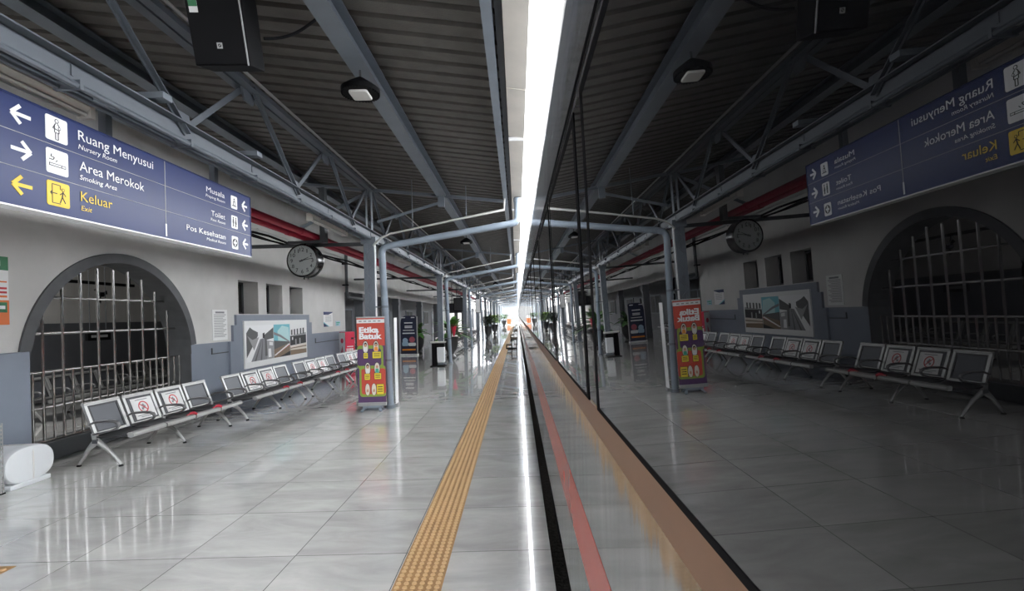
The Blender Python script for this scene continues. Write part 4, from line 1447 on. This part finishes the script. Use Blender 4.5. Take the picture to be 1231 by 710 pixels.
# ================================================================== LEFT EDGE OBJECTS
def plastic_tub(loc, label, w_=0.50, h_t=0.42, d=0.34):
    t = thing('plastic_tank', label, 'tank', loc, 0, 'white plastic tanks by the wall pier')
    # stadium outline in Y-Z, rounded towards the platform
    def outline(k):
        r = 0.20 * k
        pts = []
        hw, hh = w_ / 2 * k, (h_t - 0.03) / 2 * k
        for i in range(40):
            a = 2 * PI * i / 40
            ce, se = math.cos(a), math.sin(a)
            pts.append((hw * math.copysign(abs(ce) ** 0.80, ce), 0.03 + (h_t - 0.03) / 2 + hh * math.copysign(abs(se) ** 0.80, se)))
        return pts
    rings = []
    for x, k in ((-d, 0.97), (-0.07, 1.0), (-0.03, 0.985), (-0.008, 0.94), (0.0, 0.86)):
        rings.append([(x, a, b2) for a, b2 in outline(k)])
    MB().loft(rings).build('tank_body', 'wplastic', t, smooth=40)
    MB().box(-d, 0.0, -w_ / 2 + 0.06, w_ / 2 - 0.06, 0.0, 0.05).build('base_skid', 'wplastic', t, bevel=0.01)
    rr_ = []
    for q in range(-1, 2, 2):
        pass
    sm = MB()
    o1 = outline(1.0)
    pts = [(-d + 0.02, 0.02, h_t - 0.002), (-0.08, 0.02, h_t - 0.002), (-0.03, 0.02, h_t - 0.012), (-0.006, 0.02, h_t - 0.045), (0.003, 0.02, h_t * 0.8), (0.004, 0.02, h_t * 0.5), (0.003, 0.02, 0.09), (-0.006, 0.02, 0.055)]
    sm.tube(pts, 0.007, 6)
    sm.build('strap', 'lens', t, smooth=60)
    return t


plastic_tub((-5.26, 5.30, 0), 'white rounded plastic tank on the floor at the left edge, below the blue grey pier', 0.56)
plastic_tub((-5.50, 4.78, 0), 'second white plastic tank, mostly cut off at the left edge behind the perforated post', 0.46, 0.44, 0.3)
pp = thing('perforated_post', 'galvanised perforated angle post standing at the left edge', 'rack post', (-5.26, 4.98, 0))
pm = MB()
for k_ in range(18):
    z = k_ * 0.04
    pm.box(-0.002, 0.0, 0, 0.012, z, z + 0.04).box(-0.002, 0.0, 0.024, 0.036, z, z + 0.04).box(-0.002, 0.0, 0.012, 0.024, z, z + 0.018)
pm.box(-0.036, 0.0, -0.002, 0.0, 0, 0.72)
pm.build('angle_profile', 'alu', pp)
MB().box(-0.034, 0.006, -0.006, 0.044, 0.0, 0.012).build('foot', 'black', pp)
ra = MB().box(-0.02, 0.0, -0.9, 0.0, 0.70, 0.72)
ra.box(-0.02, 0.0, -0.9, -0.88, 0.0, 0.70)
ra.build('shelf_edge', 'alu', pp)

# ================================================================== RED ADVERT BOX, NAVY STANDEE, BIN
ra = thing('advert_box', 'red advertising box with white print at the end of the white wall', 'advert', (-5.46, 15.75, 0), math.radians(51))
MB().box(-0.17, 0.17, -0.17, 0.17, 0.02, 1.28).build('box_body', 'redad', ra, bevel=0.01)
f1 = MB(faceY)
for q in range(4):
    f1.box(-0.13 + q * 0.065, -0.085 + q * 0.065, 0.66, 0.76, 0.17, 0.173, 0)
f1.box(-0.11, 0.11, 0.80, 0.83, 0.17, 0.173, 0)
f1.box(0.04, 0.13, 1.04, 1.10, 0.17, 0.173, 1)
f1.build('front_print', ['paper', 'inkblack'], ra)
f2 = MB(lambda s, t, n: (-n, s, t))
f2.box(-0.165, 0.165, 0.05, 1.26, 0.17, 0.173, 0)
f2.prism([(-0.10, 0.2), (0.06, 0.15), (0.10, 0.6), (-0.02, 0.85)], 0.173, 0.1745, 1)
f2.prism(circ(0.0, 1.0, 0.08, 14), 0.173, 0.1745, 2)
f2.build('side_print', ['paper', 'pink', 'redad'], ra)

sd = thing('standee', 'dark navy information standee with round pictures in front of the porch', 'standee', (-4.85, 21.9, 0), math.radians(-4))
q = MB(faceY)
q.prism([(-0.36, 0.06), (0.36, 0.06), (0.36, 1.70), (0.30, 1.76), (-0.16, 1.76), (-0.28, 1.70), (-0.34, 1.58), (-0.36, 1.4)], -0.03, 0, 0)
q.build('board', 'standblue', sd)
q = MB(faceY)
for x, z, w_, hh in ((0, 1.42, 0.38, 0.05), (0, 1.28, 0.34, 0.04), (0, 1.22, 0.34, 0.04), (0, 1.10, 0.5, 0.03), (0, 0.96, 0.55, 0.05), (-0.22, 1.66, 0.16, 0.04), (0.2, 1.66, 0.16, 0.04)):
    q.box(x - w_ / 2, x + w_ / 2, z, z + hh, 0, 0.003, 0)
q.prism(circ(-0.16, 0.66, 0.12, 18), 0, 0.004, 1)
q.prism(circ(0.15, 0.70, 0.13, 18), 0, 0.004, 2)
q.prism(rrect(-0.02, 0.32, 0.42, 0.56, 0.05), 0, 0.005, 0)
q.prism(rrect(-0.3, -0.02, 0.42, 0.60, 0.05), 0, 0.005, 1)
q.box(-0.30, 0.30, 0.22, 0.29, 0, 0.003, 3)
q.build('print', ['paper', 'lightblue', 'pink', 'ban_orange'], sd)
q = MB(faceY).box(-0.40, 0.40, 0.0, 0.07, -0.16, 0.06)
q.build('base', 'paper', sd, bevel=0.01)
q = MB(faceY).box(0.36, 0.40, 0.05, 1.72, -0.05, 0.005)
q.build('side_rail', 'alu', sd)
MB().bar((0, 0.05, 1.2), (0, 0.14, 0.06), 0.04, 0.02).build('prop', 'alu', sd)

bi = thing('litter_bin', 'white litter bin with black frame and flat top beside the second column', 'bin', (-2.72, 16.75, 0))
MB(alongY).rbox(-0.02, 0.22, 0.14, 0.66, -0.14, 0.14, 0.03).build('bin_body', 'wplastic', bi, bevel=0.01)
MB().box(-0.20, -0.04, -0.12, 0.12, 0.03, 0.80).build('stand_post', 'black', bi, bevel=0.01)
MB().rbox(-0.26, 0.26, -0.2, 0.2, 0.0, 0.03, 0.05).build('base_plate', 'black', bi)
MB().rbox(-0.28, 0.26, -0.2, 0.2, 0.80, 0.845, 0.06).build('canopy_top', 'conduit', bi, bevel=0.008)
MB(alongY).box(-0.03, 0.23, 0.66, 0.79, -0.14, 0.14).build('bin_mouth', 'blackm', bi, bevel=0.01)

# ================================================================== PLANTS
def leaf(m, base, dir_, ln_, w_, droop, mi=0):
    d = Vector(dir_).normalized()
    s = d.cross(Vector((0, 0, 1)))
    s = s.normalized() if s.length > 1e-3 else Vector((1, 0, 0))
    base = Vector(base)
    vs = []
    n = 6
    for i in range(n + 1):
        f_ = i / n
        c = base + d * ln_ * f_ + Vector((0, 0, -droop * ln_ * f_ * f_))
        ww = w_ * math.sin(PI * min(0.98, f_ * 0.9 + 0.08)) ** 0.8
        vs += [tuple(c - s * ww / 2 + Vector((0, 0, 0.15 * ww))), tuple(c), tuple(c + s * ww / 2 + Vector((0, 0, 0.15 * ww)))]
    fs = []
    for i in range(n):
        for j in range(2):
            fs.append((i * 3 + j, i * 3 + j + 1, i * 3 + j + 4, i * 3 + j + 3))
    m.add(vs, fs, mi)


def potted(name, label, loc, pot_h, pot_r, crown_r, crown_h, leafmat, big=False, group='potted plants along the platform'):
    t = thing(name, label, 'plant', loc, 0, group)
    r = pot_r
    MB().lathe([(r * 0.62, 0), (r * 0.70, pot_h * 0.05), (r * 0.38, pot_h * 0.17), (r * 0.50, pot_h * 0.26), (r * 0.84, pot_h * 0.42), (r * 0.98, pot_h * 0.68), (r * 0.96, pot_h * 0.86), (r * 1.06, pot_h * 0.92), (r * 1.06, pot_h), (r * 0.9, pot_h), (r * 0.86, pot_h * 0.93)], n=20).build('pot', 'pot', t, smooth=40)
    MB().tube([(0, 0, pot_h * 0.9), (0.02, 0, pot_h + crown_h * 0.3), (0.0, 0.02, pot_h + crown_h * 0.6)], [0.05, 0.035, 0.015], 8).build('stem', 'stem', t)
    f = MB()
    rnd = random.Random(hash(label) % 997 if False else len(label) * 13)
    cnt = 26 if big else 150
    for i in range(cnt):
        a = rnd.uniform(0, 2 * PI)
        el = rnd.uniform(-0.1, 1.2)
        if big:
            leaf(f, (0, 0, pot_h + crown_h * rnd.uniform(0.05, 0.35)), (math.cos(a) * math.cos(el), math.sin(a) * math.cos(el), math.sin(el)), crown_r * rnd.uniform(0.8, 1.2), 0.24, 0.35)
        else:
            rr2 = crown_r * rnd.uniform(0.1, 0.8)
            leaf(f, (rr2 * math.cos(a), rr2 * math.sin(a), pot_h + crown_h * rnd.uniform(0.2, 0.85)), (math.cos(a + rnd.uniform(-.6, .6)), math.sin(a + rnd.uniform(-.6, .6)), rnd.uniform(-0.3, 0.9)), rnd.uniform(0.25, 0.45), 0.13, 0.3)
    f.build('foliage', leafmat, t, smooth=80)
    return t


pl = potted('potted_plant', 'broad leaved green plant in a dark pot just beyond the second column', (-2.75, 20.2, 0), 0.85, 0.30, 1.0, 0.9, 'leaf', big=True)
fm = MB()
for i in range(9):
    leaf(fm, (0.15, -0.15, 0.85), (0.25 * math.cos(i * 0.7), 0.25 * math.sin(i * 0.7), 1), 0.5, 0.08, 0.05)
fm.build('red_bract', 'redad', pl, smooth=80)
potted('potted_plant', 'green plant showing left of the second column, behind the bin', (-4.6, 22.8, 0), 0.8, 0.28, 0.6, 0.8, 'leaf', big=True)
potted('potted_plant', 'dark leaved plant in a tall black urn, the left of two urns on the platform', (-2.22, 37, 0), 0.86, 0.27, 0.40, 0.85, 'leafdark')
potted('potted_plant', 'light green plant in a tall black urn, the right of two urns on the platform', (-2.05, 44, 0), 0.86, 0.27, 0.46, 0.95, 'leaflight')
potted('potted_plant', 'small green plant far along the platform beside the orange board', (-2.0, 73, 0), 0.9, 0.35, 0.6, 1.0, 'leaf')

# ================================================================== STEP STOOLS
def make_step():
    t = thing('step_stool', '', 'step stool', (-0.60, 24.2, 0), 0, 'black framed boarding steps on the yellow strip')
    d2 = 0.50
    for x0, x1, zt in ((0.0, 0.28, 0.27), (0.26, 0.55, 0.55)):
        MB().box(x0, x1, 0, d2, zt - 0.045, zt).build('tread', 'wood', t, bevel=0.006)
    f = MB()
    for y in (0.025, d2 - 0.025):
        for x, z in ((0.025, 0.225), (0.275, 0.505), (0.525, 0.505)):
            f.bar((x, y, 0), (x, y, z), 0.05, 0.05)
        f.bar((0.025, y, 0.03), (0.525, y, 0.03), 0.045, 0.045)
        f.bar((0.025, y, 0.20), (0.275, y, 0.20), 0.045, 0.045)
        f.bar((0.275, y, 0.48), (0.525, y, 0.48), 0.045, 0.045)
    f.build('frame', 'black', t)
    return t


stp = make_step()
stp['label'] = 'black framed wooden boarding step on the yellow strip, nearest of three'
dup(stp, (-0.56, 36.0, 0), label='black framed boarding step on the yellow strip, middle of three')
dup(stp, (-0.56, 56.0, 0), label='black framed boarding step on the yellow strip, farthest of three')

# ================================================================== HANGING SCREENS, FAR OBJECTS
def screen(loc, label, w_, h2, m):
    t = thing('hanging_screen', label, 'screen', loc, 0, 'hanging screens over the far benches')
    MB(faceY).box(-w_ / 2, w_ / 2, -h2 / 2, h2 / 2, -0.08, 0).build('housing', 'black', t, bevel=0.01)
    MB(faceY).box(-w_ / 2 + 0.03, w_ / 2 - 0.03, -h2 / 2 + 0.03, h2 / 2 - 0.03, 0, 0.006).build('display', m, t)
    p_ = MB()
    for x in (-w_ / 4, w_ / 4):
        p_.tube([(x, 0.04, h2 / 2), (x, 0.04, roof_z(loc[0]) - loc[2])], 0.02, 8)
    p_.build('suspension', 'steeldark', t)
    return t


screen((-3.25, 28.0, 2.35), 'black hanging screen left of the third column', 0.72, 0.75, 'screen')
screen((-2.35, 29.5, 2.28), 'white lit sign board hanging beside the third column', 0.30, 0.85, 'paper')
screen((-3.9, 31.0, 2.2), 'second black hanging screen, farther and lower left of the third column', 0.8, 0.6, 'screen')
ob = thing('barrier_board', 'small orange board with grey top at the far end of the platform', 'board', (-1.45, 84, 0))
MB().box(-0.35, 0.35, -0.03, 0.03, 0.1, 1.0).build('panel', 'orangedull', ob, bevel=0.01)
MB().box(-0.33, 0.33, -0.03, 0.03, 1.0, 1.45).build('top_panel', 'grey3', ob, bevel=0.01)
for x in (-0.3, 0.3):
    MB().box(x - 0.03, x + 0.03, -0.25, 0.25, 0, 0.1).build('foot', 'black', ob)
